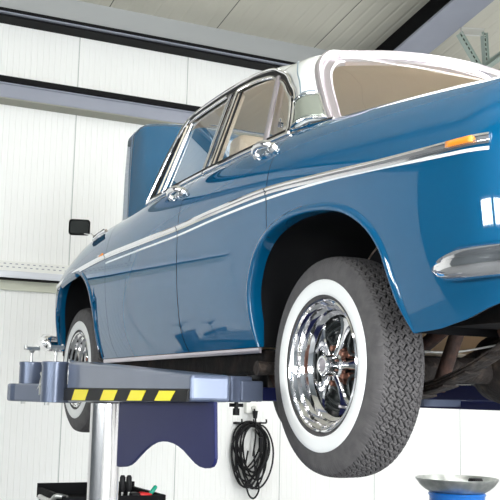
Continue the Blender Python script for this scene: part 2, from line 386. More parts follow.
def make_panel(name, rows, mt, hook=None, thick=.012, parent=CAR, shift=None):
    out = []
    for s in (1, -1):
        R = [[(side(x, z) if s > 0 else mir(side(x, z))) for x, z in r] for r in rows]
        v, f = gridmesh(R, flip=(s < 0) ^ (rows[0][0][0] < rows[-1][0][0]))
        o = link(name, mesh(v, f), [mt, M['black']], parent)
        sd = o.modifiers.new('s', 'SOLIDIFY'); sd.thickness = thick; sd.offset = -1; sd.use_rim = True; sd.material_offset_rim = 1; es = o.modifiers.new('e', 'EDGE_SPLIT'); es.split_angle = .7
        out.append(o)
    return out
G = .0020
# rear wing: bottom goes tail -> arch -> door edge; x increasing
def lowrear(x): return float(np.interp(x, [-1.14, -.89, -.78, -.654, -.535], [1.79, 1.735, 1.704, 1.683, 1.677]))
tail = [(-1.14+.605*(1-math.cos(PI/2*k/30))**1.0 if False else -1.14+.605*(k/30)**1.6, 0) for k in range(31)]
tail = [(x, lowrear(x)) for x, _ in tail]
ra = [p for p in RARCH[::-1] if p[0] <= .236-G]
bot = tail+ra[1:]
zr = float(np.interp(.236-G, [p[0] for p in ra[-3:]], [p[1] for p in ra[-3:]])); bot.append((.236-G, 2.043))
n0 = len(tail)
tops = [p[0] for p in tail[:-1]]+[float(v) for v in np.linspace(tail[-1][0], .236-G, len(bot)-n0+1)]
rows = patch(bot, tops)
REARW = make_panel('rear_wing', rows, M['paint'])
# rear door: from x=.236 along arch down to sill, forward to B
ra2 = [(.236+G, 2.043)]+[p for p in RARCH[::-1] if p[0] > .236+G]
k_end = [i for i, p in enumerate(ra2) if p[1] <= 1.68]
sill = [(.412+(1.055-.412)*k/20, 1.672) for k in range(1, 21)]
bot = ra2+sill
def topmap(bot, x0, x1):
    P = [Vector(b) for b in bot]; L = [0]
    for a, b in zip(P, P[1:]): L.append(L[-1]+(b-a).length)
    return [x0+(x1-x0)*l/L[-1] for l in L]
rows = patch(bot, topmap(bot, .236+G, 1.06-G))
def bend(rows, kind0, kind1, x0, x1):      # pull the two ends on to the shut curves
    out = []
    for r in rows:
        rr = []
        for x, z in r:
            w = max(0, min(1, (x-x0)/(x1-x0)))
            d0 = (shut(kind0, z)-x0) if kind0 else 0; d1 = (shut(kind1, z)-x1) if kind1 else 0
            rr.append((x+d0*(1-w)+d1*w, z))
        out.append(rr)
    return out
# keep the arch edge fixed: blend only in the forward half
def bend1(rows, kind, x1, xa, g):
    out = []
    for r in rows:
        out.append([(x+max(0, (x-xa)/(x1-xa))*(shut(kind, z)-x1+g), z) for x, z in r])
    return out
rows = bend1(rows, 'B', 1.06-G, .5, -G)
RDOOR = make_panel('rear_door', rows, M['paint'])
# front door
xs = np.linspace(1.06+G, 2.062-G, 44)
rows = patch([(x, 1.672) for x in xs], xs)
rows = [[(shut('B', z)+G+(shut('F', z)-shut('B', z)-2*G)*i/43, z) for (x, z) in r] for i, r in enumerate(rows)]
FDOOR = make_panel('front_door', rows, M['paint'])
# front wing
fa = FARCH[::-1]
sill = [(2.0+(2.262-2.0)*k/8, 1.672) for k in range(8)]
nose = [(3.10+.5*(k/26)**.7, 1.74+.03*k/26) for k in range(1, 27)]
bot = sill+fa+nose
topx = topmap(sill+fa, 2.062+G, 3.10)+[p[0] for p in nose]
rows = patch(bot, topx)
def fb(rows):
    out = []
    for r in rows:
        rr = []
        for x, z in r:
            w = max(0, 1-(x-2.0)/.27); tgt = shut('F', z)+G
            rr.append((x+0, z) if w <= 0 else (max(x, tgt)*1.0 if x < tgt else x, z))
        out.append(rr)
    return out
n_s = len(sill)
nr = []
for i, r in enumerate(rows):
    nr.append([(x+(shut('F', z)+G-rows[0][j][0])*max(0, 1-i/12), z) for j, (x, z) in enumerate(r)])
FWING = make_panel('front_wing', nr, M['paint'])

# rolled arch lips
def lip(parent, curve, mt, s, outsign):
    rows = []
    P = [Vector(c) for c in curve]
    prof = [(.026, .0006), (.022, .003), (.014, .008), (.005, .009), (.000, .007), (-.0015, .0), (-.002, -.02), (-.001, -.045)]
    for i, p in enumerate(P):
        a = P[max(0, i-1)]; c = P[min(len(P)-1, i+1)]; t = (c-a).normalized(); n = Vector((-t.y, t.x))*outsign
        r = []; q_ = min(i, len(P)-1-i)/6; fade = min(1, .25+q_*.75)
        for d, h in prof:
            d = d*fade if d > 0 else d; h = h*fade if h > 0 else h*(.3+.7*fade)
            x, z = p.x+n.x*d, p.y+n.y*d; z = min(max(z, 1.66), zc(x)-.02)
            y = W(x, z)+h; q = Vector((x, y, z)); r.append(q if s > 0 else mir(q))
        rows.append(r)
    v, f = gridmesh(rows, flip=(s > 0) ^ (outsign > 0)); return link('wheel_arch_lip', mesh(v, f), mt, parent)
for k, s in ((0, 1), (1, -1)):
    lip(REARW[k], RARCH, M['paint'], s, -1)
    lip(FWING[k], FARCH[::-1], M['paint'], s, 1)

# inner shell behind the panel gaps, wheel houses, floor
for s in (1, -1):
    for nm, xa, xb in (('inner_side_panel', .43, 2.25),):
        R = [[(lambda q: q if s > 0 else mir(q))(Vector((x, W(x, z)-.022, z))) for z in np.linspace(1.665, 2.40, 14)] for x in np.linspace(xa, xb, 40)]
        v, f = gridmesh(R, flip=s > 0); link(nm, mesh(v, f), M['black'], CAR)
    for curve in (RARCH, FARCH[::-1]):
        R = []
        for (x, z) in curve:
            yy = W(x, z)-.004; R.append([(x*1.0, s*y, z+(.012 if z > 1.7 else 0)) for y in (yy-.012, yy-.1, .60, .42)])
        v, f = gridmesh(R)
        n = len(v); cx = sum(c[0] for c in curve)/len(curve)
        v += [(x, s*.42, z) for x, z in curve]+[(cx, s*.42, 1.80)]
        f += [(n+i, n+i+1, n+len(curve)) for i in range(len(curve)-1)]
        o = link('wheel_house', mesh(v, f), M['black'], CAR)
b = MB(); b.box(.45, 2.24, -.765, .765, 1.60, 1.668); b.build('floor_pan', M['dark'], CAR, bevel=.01)
b = MB(); b.box(.47, 2.12, -.74, .74, 1.669, 1.685); b.build('carpet', M['beige'], CAR)
b = MB(); b.box(-1.02, -.55, -.70, .70, 1.70, 1.76); b.box(-.55, .45, -.42, .42, 1.76, 1.80); b.build('boot_floor', M['dark'], CAR)
b = MB(); b.box(2.24, 3.35, -.42, .42, 1.70, 1.76); b.box(3.12, 3.4, -.72, .72, 1.72, 1.78); b.build('engine_undertray', M['dark'], CAR)
# sills
for s in (1, -1):
    b = MB(); b.box(.41, 2.25, s*.70, s*.79, 1.575, 1.665); b.build('sill', M['dark'], CAR, bevel=.012)
    R = MB(); P = [Vector((x, s*(.822), 1.659)) for x in np.linspace(.38, 2.20, 20)]
    v, f = bar(P, (0, s, -.1), .020, .008); R.add(v, f); R.build('sill_trim', M['satin'], CAR, smooth=True)
# deck, boot lid, scuttle
def topskin(name, x0, x1, mt, crown=.03, n=30, drop=0, wfac=.787, zoff=None):
    R = []
    for x in np.linspace(x0, x1, n):
        yt = Ym(x)*wfac; R.append([(x, y, zc(x)-drop+(zoff(x) if zoff else 0)+crown*(1-(y/max(yt, 1e-3))**2)) for y in np.linspace(-yt, yt, 25)])
    v, f = gridmesh(R, flip=False); o = link(name, mesh(v, f), mt, CAR); sd = o.modifiers.new('s', 'SOLIDIFY'); sd.thickness = .01; sd.offset = 0
    return o
topskin('boot_lid', -1.135, -.16, M['paint'], .02)
topskin('rear_deck', -.15, .30, M['paint'], .005, drop=.01)
topskin('scuttle', 1.74, 2.12, M['paint'], .03)
topskin('nose_panel', 3.42, 3.595, M['paint'], .02)
# engine bay walls + engine block
b = MB(); b.box(2.13, 2.16, -.68, .68, 1.76, 2.40); b.build('bulkhead', M['paint'], CAR)
b = MB(); b.box(2.35, 3.05, -.20, .20, 1.78, 2.20); b.box(2.4, 3.0, -.30, -.2, 1.95, 2.15); b.box(2.4, 3.0, .2, .3, 1.95, 2.15); b.lathe([(0, 2.2), (.17, 2.2), (.17, 2.28), (.03, 2.3), (0, 2.3)], (2.7, 0, 0)); b.build('engine', M['grime'], CAR, bevel=.015)
for s in (1, -1):
    b = MB(); b.box(2.16, 3.40, s*.42, s*.44, 1.76, 2.34); b.build('inner_wing', M['black'], CAR)

# ------------------------------------------------------------------ greenhouse
RAIL = [(1.747, .780, 2.430), (1.705, .735, 2.56), (1.662, .690, 2.69), (1.618, .646, 2.812), (1.53, .636, 2.843), (1.372, .632, 2.856), (1.125, .629, 2.862), (.90, .632, 2.853), (.76, .637, 2.836), (.65, .647, 2.812), (.577, .657, 2.780), (.49, .672, 2.737), (.415, .693, 2.676), (.35, .712, 2.622), (.30, .742, 2.535), (.262, .774, 2.445)]
rail = catmull(RAIL, 6)
def rf(x, y):                               # roof height
    e = float(np.interp(x, [.38, .66, 1.2, 1.62], [2.836, 2.868, 2.87, 2.83])); c = float(np.interp(x, [.34, .7, 1.2, 1.7], [.03, .055, .055, .05]))
    return e+c
top = [p for p in RAIL[3:11]]               # rail points the roof hangs on, front to back
R = []
fr_top = catmull([Vector(p) for p in top], 5)
for k, p in enumerate(fr_top):
    t = k/(len(fr_top)-1)
    # station runs from the rail inward; rear stations bow back to the rear-window header
    xc = p.x+(-.30*t**3+.12*(1-t)**2)
    zcn = float(np.interp(xc, [.28, .6, 1.1, 1.75], [2.843, 2.895, 2.925, 2.90]))
    row = []
    for y in np.linspace(-1, 1, 33):
        a = abs(y); xx = p.x+(xc-p.x)*(1-a**2.2); ww = (1-a**2.6)**(1/1.7)
        row.append((xx, y*p.y, p.z+(zcn-p.z)*ww))
    R.append(row)
v, f = gridmesh(R); roof_last = R[-1]
RW_T = [roof_last[i] for i in range(33)]    # rear header line
o = link('roof', mesh(v, f), M['roofpaint'], CAR); sd = o.modifiers.new('s', 'SOLIDIFY'); sd.thickness = .012; sd.offset = 1
R2 = [[(x, y*.97, z-.03) for x, y, z in r] for r in R]; v, f = gridmesh(R2); link('headlining', mesh(v, f), M['liner'], CAR)
# rear window outline (left half): header corner -> side -> bottom corner
SIDE = catmull([Vector(p) for p in [(.40, .49, 2.830), (.375, .55, 2.812), (.345, .60, 2.778), (.31, .640, 2.725), (.26, .665, 2.65), (.20, .680, 2.56), (.14, .692, 2.475)]], 6)
# C pillar patch
dl = catmull([Vector(p) for p in RAIL[10:]], 7)
def res3(P, n):
    L = [0]
    for a, b in zip(P, P[1:]): L.append(L[-1]+(b-a).length)
    out = []
    for i in range(n):
        s = L[-1]*i/(n-1); k = min(max(j for j in range(len(L)) if L[j] <= s+1e-9), len(P)-2); out.append(P[k].lerp(P[k+1], min(1, (s-L[k])/max(1e-9, L[k+1]-L[k]))))
    return out
A = res3(dl, 24); Bc = res3(SIDE, 24)
for s in (1, -1):
    R = []
    for i, (a, c) in enumerate(zip(A, Bc)):
        row = []
        for k in range(9):
            t = k/8; q = a.lerp(c, t); bl = .028*4*t*(1-t); q = q+Vector((-.2, .75, .35)).normalized()*bl; row.append(q if s > 0 else mir(q))
        R.append(row)
    v, f = gridmesh(R, flip=s < 0); o = link('roof_pillar', mesh(v, f), M['roofpaint'], CAR); sd = o.modifiers.new('s', 'SOLIDIFY'); sd.thickness = .014; sd.offset = -1
    # join between the last roof station and the header corner
    # chrome vent plate low on the pillar
    r2 = [R[i] for i in (17, 18, 19, 20, 21, 22, 23)]
    R3 = [[Vector(p)+Vector((-.1, s*.006, .002)) *1.0 for p in r[1:9]] for r in r2]
    R3 = [[Vector((p.x+.1, p.y, p.z)) for p in r] for r in R3]
    v, f = gridmesh(R3, flip=s < 0); o = link('pillar_vent', mesh(v, f), mat('vent_chrome', (.46, .50, .45), .16, .8), CAR); sd = o.modifiers.new('s', 'SOLIDIFY'); sd.thickness = .006; sd.offset = 1
    edge = [R3[0][k] for k in range(8)]+[R3[k][7] for k in range(1, 7)]+[R3[6][k] for k in range(6, -1, -1)]+[R3[k][0] for k in range(5, 0, -1)]
    b = MB(); b.tube([q+Vector((0, s*.008, 0)) for q in edge], .005, 8, closed=True); b.build('vent_trim', M['chrome'], o, smooth=True)
    # seam line in the roof
    b = MB(); ln = [Vector(R[i][3])+Vector((0, s*.0015, .001)) for i in range(0, 17)]+[Vector(R[16][k])+Vector((0, s*.0015, .001)) for k in range(4, 8)]
    b.tube(ln, .0022, 6); b.build('roof_seam', mat('seam_grey', (.16, .22, .26), .5), CAR)
# rear glass and surround
half = [Vector(p) for p in [(.285, 0, 2.843), (.298, .15, 2.843), (.33, .30, 2.840), (.375, .42, 2.834)]]+[Vector(p) for p in SIDE[1:-1:3]]+[Vector(p) for p in [(.12, .675, 2.455), (.05, .55, 2.455), (-.02, .30, 2.460), (-.04, 0, 2.462)]]
loop = catmull(half+[mir(p) for p in half[-2:0:-1]], 4, closed=True)
b = MB(); v = [p for p in loop]; n = len(v); ring2 = []
cen = Vector((.10, 0, 2.69))
R = []
for t in np.linspace(.93, .04, 14):
    r = []
    for p in loop:
        q = cen.lerp(p, t); 
        bow = (1-t*t)*.03; r.append(q+Vector((-bow*.8, 0, bow*.5)))
    r.append(r[0]); R.append(r)
v, f = gridmesh(R); link('rear_window', mesh(v, f), M['glass'], CAR)
def off(loop, d): return [cen+(p-cen)*(1+d/(p-cen).length) for p in loop]
def surround_geo(loop):
    rows = []; prof = [(-.060, -.014), (-.057, .000), (-.048, .003), (-.033, -.004), (-.024, -.004), (-.012, .010), (.002, .016), (.010, .012), (.014, -.006)]
    n = len(loop)
    for i, p in enumerate(loop):
        t = (loop[(i+1) % n]-loop[i-1]).normalized(); out = (p-cen).normalized(); nn = t.cross(out)
        if nn.z < 0 and nn.x > 0: nn = -nn
        nrm = Vector((-.75, .0, .6)); side_ = t.cross(nrm).normalized()
        if side_.dot(p-cen) < 0: side_ = -side_
        nn = t.cross(side_).normalized()
        if nn.dot(nrm) < 0: nn = -nn
        rows.append([p+side_*a+nn*h for a, h in prof])
    rows.append(rows[0]); return gridmesh(rows)
v, f = surround_geo(loop); b = MB(); b.add(v, f); b.build('rear_window_surround', M['satin'], CAR, smooth=True)
# windscreen
R = []
base = lambda y: Vector((1.775+.28*(1-abs(y/.76)**2.2), y, 2.44)); tp = lambda y: Vector((1.615+.13*(1-abs(y/.64)**2.2), y*.84, 2.835+.045*(1-abs(y/.76)**2)))
for y in np.linspace(-.76, .76, 25):
    a, c = base(y), tp(y); R.append([a.lerp(c, t)+Vector((.03*4*t*(1-t), 0, .02*4*t*(1-t))) for t in np.linspace(0, 1, 10)])
v, f = gridmesh(R); link('windscreen', mesh(v, f), M['glass'], CAR)
b = MB(); b.tube([r[0] for r in R], .011, 8); b.tube([r[-1] for r in R], .012, 8)
b.tube([q+Vector((.02, 0, 0)) for q in R[0]], .012, 8); b.tube([q+Vector((.02, 0, 0)) for q in R[-1]], .012, 8); b.build('windscreen_surround', M['chrome'], CAR, smooth=True)

# side glazing: plane y = .775 - .345*(z-2.44)
def gy(z): return .775-.345*(z-2.44)
def gp(x, z, d=0): return Vector((x, gy(z)+d*.945, z+d*.326))
NS = Vector((0, .945, .326))
for s in (1, -1):
    F = (lambda p: p) if s > 0 else mir
    nrm = (0, s*.945, .326)
    # belt moulding
    for nm, xs in (('belt_trim', (.27, 1.045)), ('belt_trim', (1.06, 1.76))):
        b = MB(); P = [F(Vector((x, .778, zc(x)-.017))) for x in np.linspace(*xs, 20)]; v, f = bar(P, nrm, .014, .010); b.add(v, f)
        b.build(nm, M['chrome'], CAR, smooth=True)
    b = MB(); P = [F(Vector((x, .772, zc(x)-.001))) for x in np.linspace(.27, 1.76, 30)]; v, f = bar(P, nrm, .014, .006); b.add(v, f); b.build('window_seal', M['black'], CAR)
    # rear of the belt moulding, past the pillar to the rear window
    b = MB(); P = [F(Vector((x, .772-(.27-x)*.30, zc(x)-.006+.01*(.27-x)/.2))) for x in np.linspace(.07, .27, 10)]; v, f = bar(P, nrm, .014, .010); b.add(v, f); b.build('pillar_foot_trim', M['chrome'], CAR, smooth=True)
    # drip rail
    b = MB(); P = [F(p+Vector((0, .006, .003))) for p in rail]; b.tube(P, .0065, 8); b.build('drip_rail', M['chrome'], CAR, smooth=True)
    # dark channel under the rail (inset copy)
    cg = Vector((1.0, 0, 2.6))
    def inset(d, lo=0, hi=None, xr=None):
        out = []
        for i, p in enumerate(rail):
            a = rail[max(0, i-1)]; c = rail[min(len(rail)-1, i+1)]; t = Vector((c.x-a.x, 0, c.z-a.z)).normalized(); n = Vector((t.z, 0, -t.x))
            if n.dot(Vector((cg.x-p.x, 0, cg.z-p.z))) < 0: n = -n
            q = Vector((p.x, 0, p.z))+n*d
            if q.z > 2.435 and (xr is None or xr[0] <= q.x <= xr[1]): out.append(gp(q.x, q.z, 0))
        return out
    b = MB(); P = [F(p) for p in inset(.014)]; v, f = bar(P, nrm, .020, .004); b.add(v, f); b.build('rail_seal', M['black'], CAR)
    # door window frames: front, rear
    def poly_tube(pts, w, th, name, mt, par=CAR):
        b = MB(); v, f = bar([F(p) for p in pts], nrm, w, th); b.add(v, f); return b.build(name, mt, par, smooth=True)
    def zr_at(x, d):                        # height of the inset rail at x
        P = inset(d); c = sorted(P, key=lambda q: abs(q.x-x)+(0 if q.z > 2.6 else 9))[0]; return c.z
    fd = FDOOR[0 if s > 0 else 1]; rd = RDOOR[0 if s > 0 else 1]
    top_f = [p for p in inset(.032, xr=(1.105, 1.56)) if p.z > 2.6]; top_r = [p for p in inset(.032, xr=(.2, 1.03))]
    poly_tube(top_f, .013, .010, 'window_frame', M['chrome'], fd)
    poly_tube(top_r, .013, .010, 'window_frame', M['chrome'], rd)
    poly_tube([gp(1.515+(.115)*(2.80-z)/.36*.35, z) for z in np.linspace(2.795, 2.445, 8)], .016, .010, 'window_front_frame', M['chrome'], fd)
    poly_tube([gp(1.568+(.115)*(2.80-z)/.36*.55, z) for z in np.linspace(2.80, 2.445, 8)], .014, .006, 'pillar_trim', M['liner'], CAR)
    poly_tube([gp(1.60+(.115)*(2.80-z)/.36*.75, z) for z in np.linspace(2.80, 2.445, 8)], .014, .006, 'pillar_seal', M['black'], CAR)
    poly_tube([gp(1.085-.005, z) for z in np.linspace(2.825, 2.452, 8)], .026, .010, 'window_rear_frame', M['chrome'], fd)
    poly_tube([gp(1.045, z, -.002) for z in np.linspace(2.825, 2.452, 8)], .030, .004, 'centre_pillar', M['black'], CAR)
    poly_tube([gp(1.012, z) for z in np.linspace(2.825, 2.452, 8)], .018, .010, 'window_front_frame', M['chrome'], rd)
    poly_tube([gp(.975, z, -.004) for z in np.linspace(2.81, 2.452, 8)], .028, .004, 'window_channel', M['black'], rd)
    poly_tube([gp(.567+(.468-.567)*(2.745-z)/.30, z, .002) for z in np.linspace(2.752, 2.452, 8)], .024, .014, 'quarter_light_bar', M['satin'], rd)
    # glass panes
    def pane(pts, name, par):
        c = sum((Vector(p) for p in pts), Vector())/len(pts); v = [F(p) for p in pts]+[F(c)]; n = len(pts)
        f = [(i, (i+1) % n, n) for i in range(n)]; link(name, mesh(v, f, False), M['glass'], par)
    tf = [p-NS*.006 for p in top_f]
    pane(tf+[gp(1.09, 2.81, -.006), gp(1.09, 2.45, -.006), gp(1.54, 2.445, -.006)], 'window_pane', fd)
    tr_ = [p-NS*.006 for p in top_r]
    pane(tr_+[gp(.30, 2.452, -.006), gp(1.0, 2.455, -.006), gp(1.0, 2.80, -.006)], 'window_pane', rd)
    # quarter light catch
    b = MB(); q = F(gp(.385, 2.50, .004)); b.obox(q, (.012, 0, .004), (0, s*.005, .001), (-.003, 0, .010)); b.tube([q+Vector((.0, 0, .006)), q+Vector((-.012, s*.008, .022))], .003, 8); b.build('quarter_light_catch', M['chrome'], rd, smooth=True)

# side strip, coachline
STR = [(-.905, 2.143), (-.695, 2.150), (-.468, 2.162), (-.162, 2.184), (.224, 2.207), (.628, 2.205), (1.06, 2.196), (1.534, 2.194), (2.091, 2.190), (2.561, 2.174), (2.95, 2.150), (3.16, 2.130)]
CO = [(-.905, 2.117), (-.696, 2.131), (-.468, 2.149), (-.162, 2.169), (.222, 2.179), (.626, 2.176), (1.058, 2.163), (1.531, 2.160), (2.084, 2.155), (2.20, 2.151)]
sx = catmull([Vector((a, 0, c)) for a, c in STR], 10); cx_ = catmull([Vector((a, 0, c)) for a, c in CO], 10)
def szz(x, P): return float(np.interp(x, [p.x for p in P], [p.z for p in P]))
for s in (1, -1):
    k = 0 if s > 0 else 1
    F = (lambda p: p) if s > 0 else mir
    for par, a, c in ((REARW[k], -.905, .232), (RDOOR[k], .240, 1.062), (FDOOR[k], 1.070, 2.056), (FWING[k], 2.064, 3.16)):
        X = np.linspace(a, c, max(12, int((c-a)/.03)))
        N = [F(Wn(x, szz(x, sx))) for x in X]
        rows = []
        for x, n in zip(X, N):
            z = szz(x, sx); hw = float(np.interp(x, [-.9, .2, 3], [.0145, .0135, .013]))
            r = []
            for dz, h in ((-hw, .001), (-hw, .005), (-hw*.55, .006), (-hw*.35, .003), (-hw*.15, .007), (hw*.4, .011), (hw*.85, .008), (hw, .001)):
                r.append(F(side(x, z+dz, h)))
            rows.append(r)
        v, f = gridmesh(rows); n0 = len(rows[0]); f += [tuple(range(n0)), tuple(len(v)-n0+i for i in range(n0))]
        b = MB(); b.add(v, f); o = b.build('side_trim', M['chrome'], par, smooth=True)
        if a < 2.063:
            X = np.linspace(a, min(c, 2.20), max(12, int((c-a)/.03))); rows = [[F(side(x, szz(x, cx_)+dz, .0012)) for dz in (-.0045, .0045)] for x in X]
            v, f = gridmesh(rows); link('coachline', mesh(v, f), M['line'], par)
        if par is REARW[k]:
            rows = [[F(side(x, szz(x, sx)+dz, .0125)) for dz in (-.008, 0, .008)] for x in np.linspace(-.865, -.775, 8)]
            v, f = gridmesh(rows, flip=False); q = link('side_reflector', mesh(v, f), M['amber'], par); sd = q.modifiers.new('s', 'SOLIDIFY'); sd.thickness = .008; sd.offset = 0
    rows = [[F(side(x, szz(x, sx)+.016+dz, .006)) for dz in (-.006, .006)] for x in np.linspace(2.10, 2.19, 4)]
    v, f = gridmesh(rows); q = link('side_reflector', mesh(v, f), M['amber'], FWING[k]); sd = q.modifiers.new('s', 'SOLIDIFY'); sd.thickness = .006; sd.offset = 0

# door handles
def handle(par, s, x, z):
    F = (lambda p: p) if s > 0 else mir
    n = Wn(x, z); up = Vector((0, -n.z, n.y)).normalized(); c = side(x, z); fw = Vector((1, 0, 0))
    b = MB()
    def P(a, h, u): return F(c+fw*a+n*h+up*u)
    # tapered grip lever
    ctrl = [(-.050, .010, .004), (-.035, .030, .004), (0, .036, .003), (.035, .034, .0), (.062, .024, -.002), (.078, .012, -.004)]
    pts = catmull([P(a, h, u) for a, h, u in ctrl], 5); rr = [float(np.interp(i/(len(pts)-1), [0, .15, .6, .85, 1], [.013, .0155, .012, .010, .006])) for i in range(len(pts))]
    b.tube(pts, rr, 12)
    # escutcheon at the lock end
    b.tube([P(-.058, -.002, .0), P(-.058, .014, .0), P(-.058, .020, .0)], [.021, .019, .012], 16)
    # front foot + push button
    b.tube([P(.070, -.002, -.004), P(.072, .014, -.004)], [.015, .011], 14)
    b.tube([P(-.03, -.002, -.022), P(-.03, .010, -.022), P(-.03, .014, -.022)], [.009, .009, .005], 12)
    return b.build('door_handle', M['chrome'], par, smooth=True)
for s in (1, -1):
    k = 0 if s > 0 else 1
    handle(FDOOR[k], s, 1.165, 2.362); handle(RDOOR[k], s, .335, 2.376)

# bonnet standing open: lofted panel, rear hinged, curved flanks and rounded front corners
R = []; L = 1.18
for t in np.linspace(0, 1, 30):
    hw = float(np.interp(t, [0, .5, .9, 1], [.745, .60, .475, .45]))
    if t > .86: hw *= 1-.38*((t-.86)/.14)**2.6
    lean = Vector((.72, 0, .70)); p0 = Vector((2.18, 0, 2.42))+lean.normalized()*L*t
    nrm = Vector((-.70, 0, .72)).normalized(); row = []
    for y in np.linspace(-1, 1, 41):
        a = abs(y); row.append(p0+Vector((0, y*hw, 0))+nrm*(.05*(1-a**2.5)-.09*max(0, (a-.86)/.14)**1.5+.02*math.exp(-(y/.06)**2)-.05*max(0, (t-.86)/.14)**2))
    R.append(row)
v, f = gridmesh(R, flip=False); BON = link('bonnet', mesh(v, f), M['paint'], CAR); sd = BON.modifiers.new('s', 'SOLIDIFY'); sd.thickness = .014; sd.offset = -1
b = MB(); b.tube([(2.6, -.55, 2.40), (2.95, -.43, 3.0)], .006, 8); b.build('bonnet_stay', M['zinc'], CAR)

# wing mirror
mt_ = MB(); c = Vector((2.76, .825, 2.43))
def rrect(w, h, r, n=5):
    P = []
    for cx, cy, a0 in ((w/2-r, h/2-r, 0), (-w/2+r, h/2-r, 90), (-w/2+r, -h/2+r, 180), (w/2-r, -h/2+r, 270)):
        for k in range(n+1): a = math.radians(a0+90*k/n); P.append((cx+r*math.cos(a), cy+r*math.sin(a)))
    return P
for s in (1,):
    mc = Vector((2.73, .800, 2.425)); base_ = side(2.60, 2.375)
    look = Vector((-.93, .30, -.1)).normalized(); u = Vector((0, 0, 1)).cross(look).normalized(); w_ = look.cross(u)
    mc = Vector((2.79, .825, 2.456))
    b = MB(); rows = []
    for d, sc in ((0, 1.0), (-.02, 1.0), (-.04, .86), (-.052, .5)): rows.append([mc+look*d+u*a*sc+w_*e*sc for a, e in rrect(.125, .094, .02)])
    v, f = gridmesh([r+[r[0]] for r in rows]); n = len(rows[0])+1; f.append(tuple(range(3*n, 4*n-1)))
    b.add(v, f); mir_o = b.build('wing_mirror', M['black'], CAR, smooth=True)
    b = MB(); b.prism(rrect(.106, .076, .016), mc+look*.001, u, w_, look*.002); b.build('mirror_glass', mat('mirror_dark', (.006, .009, .008), .3, .0, spec=.2), mir_o)
    bs = side(2.62, 2.372)
    b = MB(); b.tube([bs, bs+Vector((.06, .01, .03)), mc-look*.03-w_*.03], .005, 8); b.tube([bs-Vector((0, .01, .01)), bs+Vector((.0, .004, .004))], .013, 12); b.build('mirror_stem', M['chrome'], mir_o, smooth=True)
    # chrome louvre on the wing crown
    c0, c1 = side(2.38, 2.375), side(2.56, 2.348)
    c0 = side(2.33, 2.37); c1 = side(2.58, 2.355)
    b = MB(); v, f = bar([c0, c0.lerp(c1, .5)+Vector((0, .004, .004)), c1], (0, .8, .6), .018, .010); b.add(v, f); b.build('wing_louvre', M['chrome'], FWING[0], smooth=True)
    b = MB(); v, f = bar([c0.lerp(c1, .25)+Vector((0, -.004, .016)), c1+Vector((0, -.004, .016))], (0, .8, .6), .018, .008); b.add(v, f); b.build('louvre_opening', M['black'], FWING[0])

# bumpers: rear wraps round the corner
def bumper(name, P, heights, mt):
    """P: left-half path points (x,y) tip->centre ; heights list (z_lo,z_hi)"""
    full = [Vector((x, y, 0)) for x, y in P]; pts = catmull(full+[mir(p) for p in full[-2::-1]], 6); n = len(pts); rows = []
    for i, p in enumerate(pts):
        a = pts[max(0, i-1)]; c = pts[min(n-1, i+1)]; t = (c-a).normalized(); out = Vector((t.y, -t.x, 0))
        if out.dot(p-Vector((1.3, 0, 0))) < 0: out = -out
        u = min(i, n-1-i)/(n-1)*2; zl = float(np.interp(u, *heights[0])); zh = float(np.interp(u, *heights[1])); zm = (zl+zh)/2; h = zh-zl
        k = min(1, u/.06+.25)
        rows.append([p+out*d*k+Vector((0, 0, zz)) for d, zz in ((-.02, zl), (.012, zl), (.032, zl+h*.15), (.042, zl+h*.38), (.040, zl+h*.58), (.022, zl+h*.66), (.024, zl+h*.72), (.030, zl+h*.82), (.016, zl+h*.97), (-.02, zh))])
    v, f = gridmesh(rows); m_ = len(rows[0]); f += [tuple(range(m_)), tuple(len(v)-m_+i for i in range(m_))]
    b = MB(); b.add(v, f); return b.build(name, mt, CAR, smooth=True)
bumper('rear_bumper', [(-.725, .855), (-.79, .872), (-.87, .872), (-.96, .852), (-1.05, .83), (-1.14, .70), (-1.19, .45), (-1.20, .2), (-1.205, 0)],
       (([0, .03, .08, .2, 1], [1.822, 1.806, 1.797, 1.795, 1.795]), ([0, .03, .08, .2, 1], [1.832, 1.846, 1.862, 1.878, 1.885])), M['chrome'])
bumper('front_bumper', [(3.18, .862), (3.26, .868), (3.40, .84), (3.52, .74), (3.63, .5), (3.67, .2), (3.68, 0)],
       (([0, .05, .2, 1], [1.78, 1.755, 1.75, 1.75]), ([0, .05, .2, 1], [1.81, 1.835, 1.85, 1.85])), M['chrome'])
# tail lamps on the rear face
for s in (1, -1):
    b = MB(); b.lathe([(.045, .06), (.05, 0), (.045, -.02), (.03, -.03), (0.001, -.034)], (-1.10, s*.60, 2.02), 'x', 24); tl = b.build('tail_lamp', M['redlens'], CAR, smooth=True)
    b = MB(); b.lathe([(.062, .06), (.062, .0), (.05, -.006), (.05, .06)], (-1.10, s*.60, 2.02), 'x', 24); b.build('lamp_bezel', M['chrome'], tl, smooth=True)
# number plate and rear face trim are off frame; boot handle
b = MB(); b.tube([(-1.155, -.12, 2.1), (-1.165, 0, 2.11), (-1.155, .12, 2.1)], .012, 8); b.build('boot_handle', M['chrome'], CAR, smooth=True)
# grille at the nose
b = MB(); b.box(3.60, 3.64, -.30, .30, 1.88, 2.24); g = b.build('grille', M['black'], CAR, bevel=.01)
b = MB()
for i in range(15): b.box(3.64, 3.655, -.28+i*.04-.004, -.28+i*.04+.004, 1.89, 2.23)
b.build('grille_bars', M['chrome'], g)
for s in (1, -1):
    b = MB(); b.lathe([(.085, 0), (.085, .05), (.07, .06), (.05, .062), (0, .065)], (3.50, s*.55, 2.10), 'x', 32); b.build('headlamp', M['lens'], CAR, smooth=True)

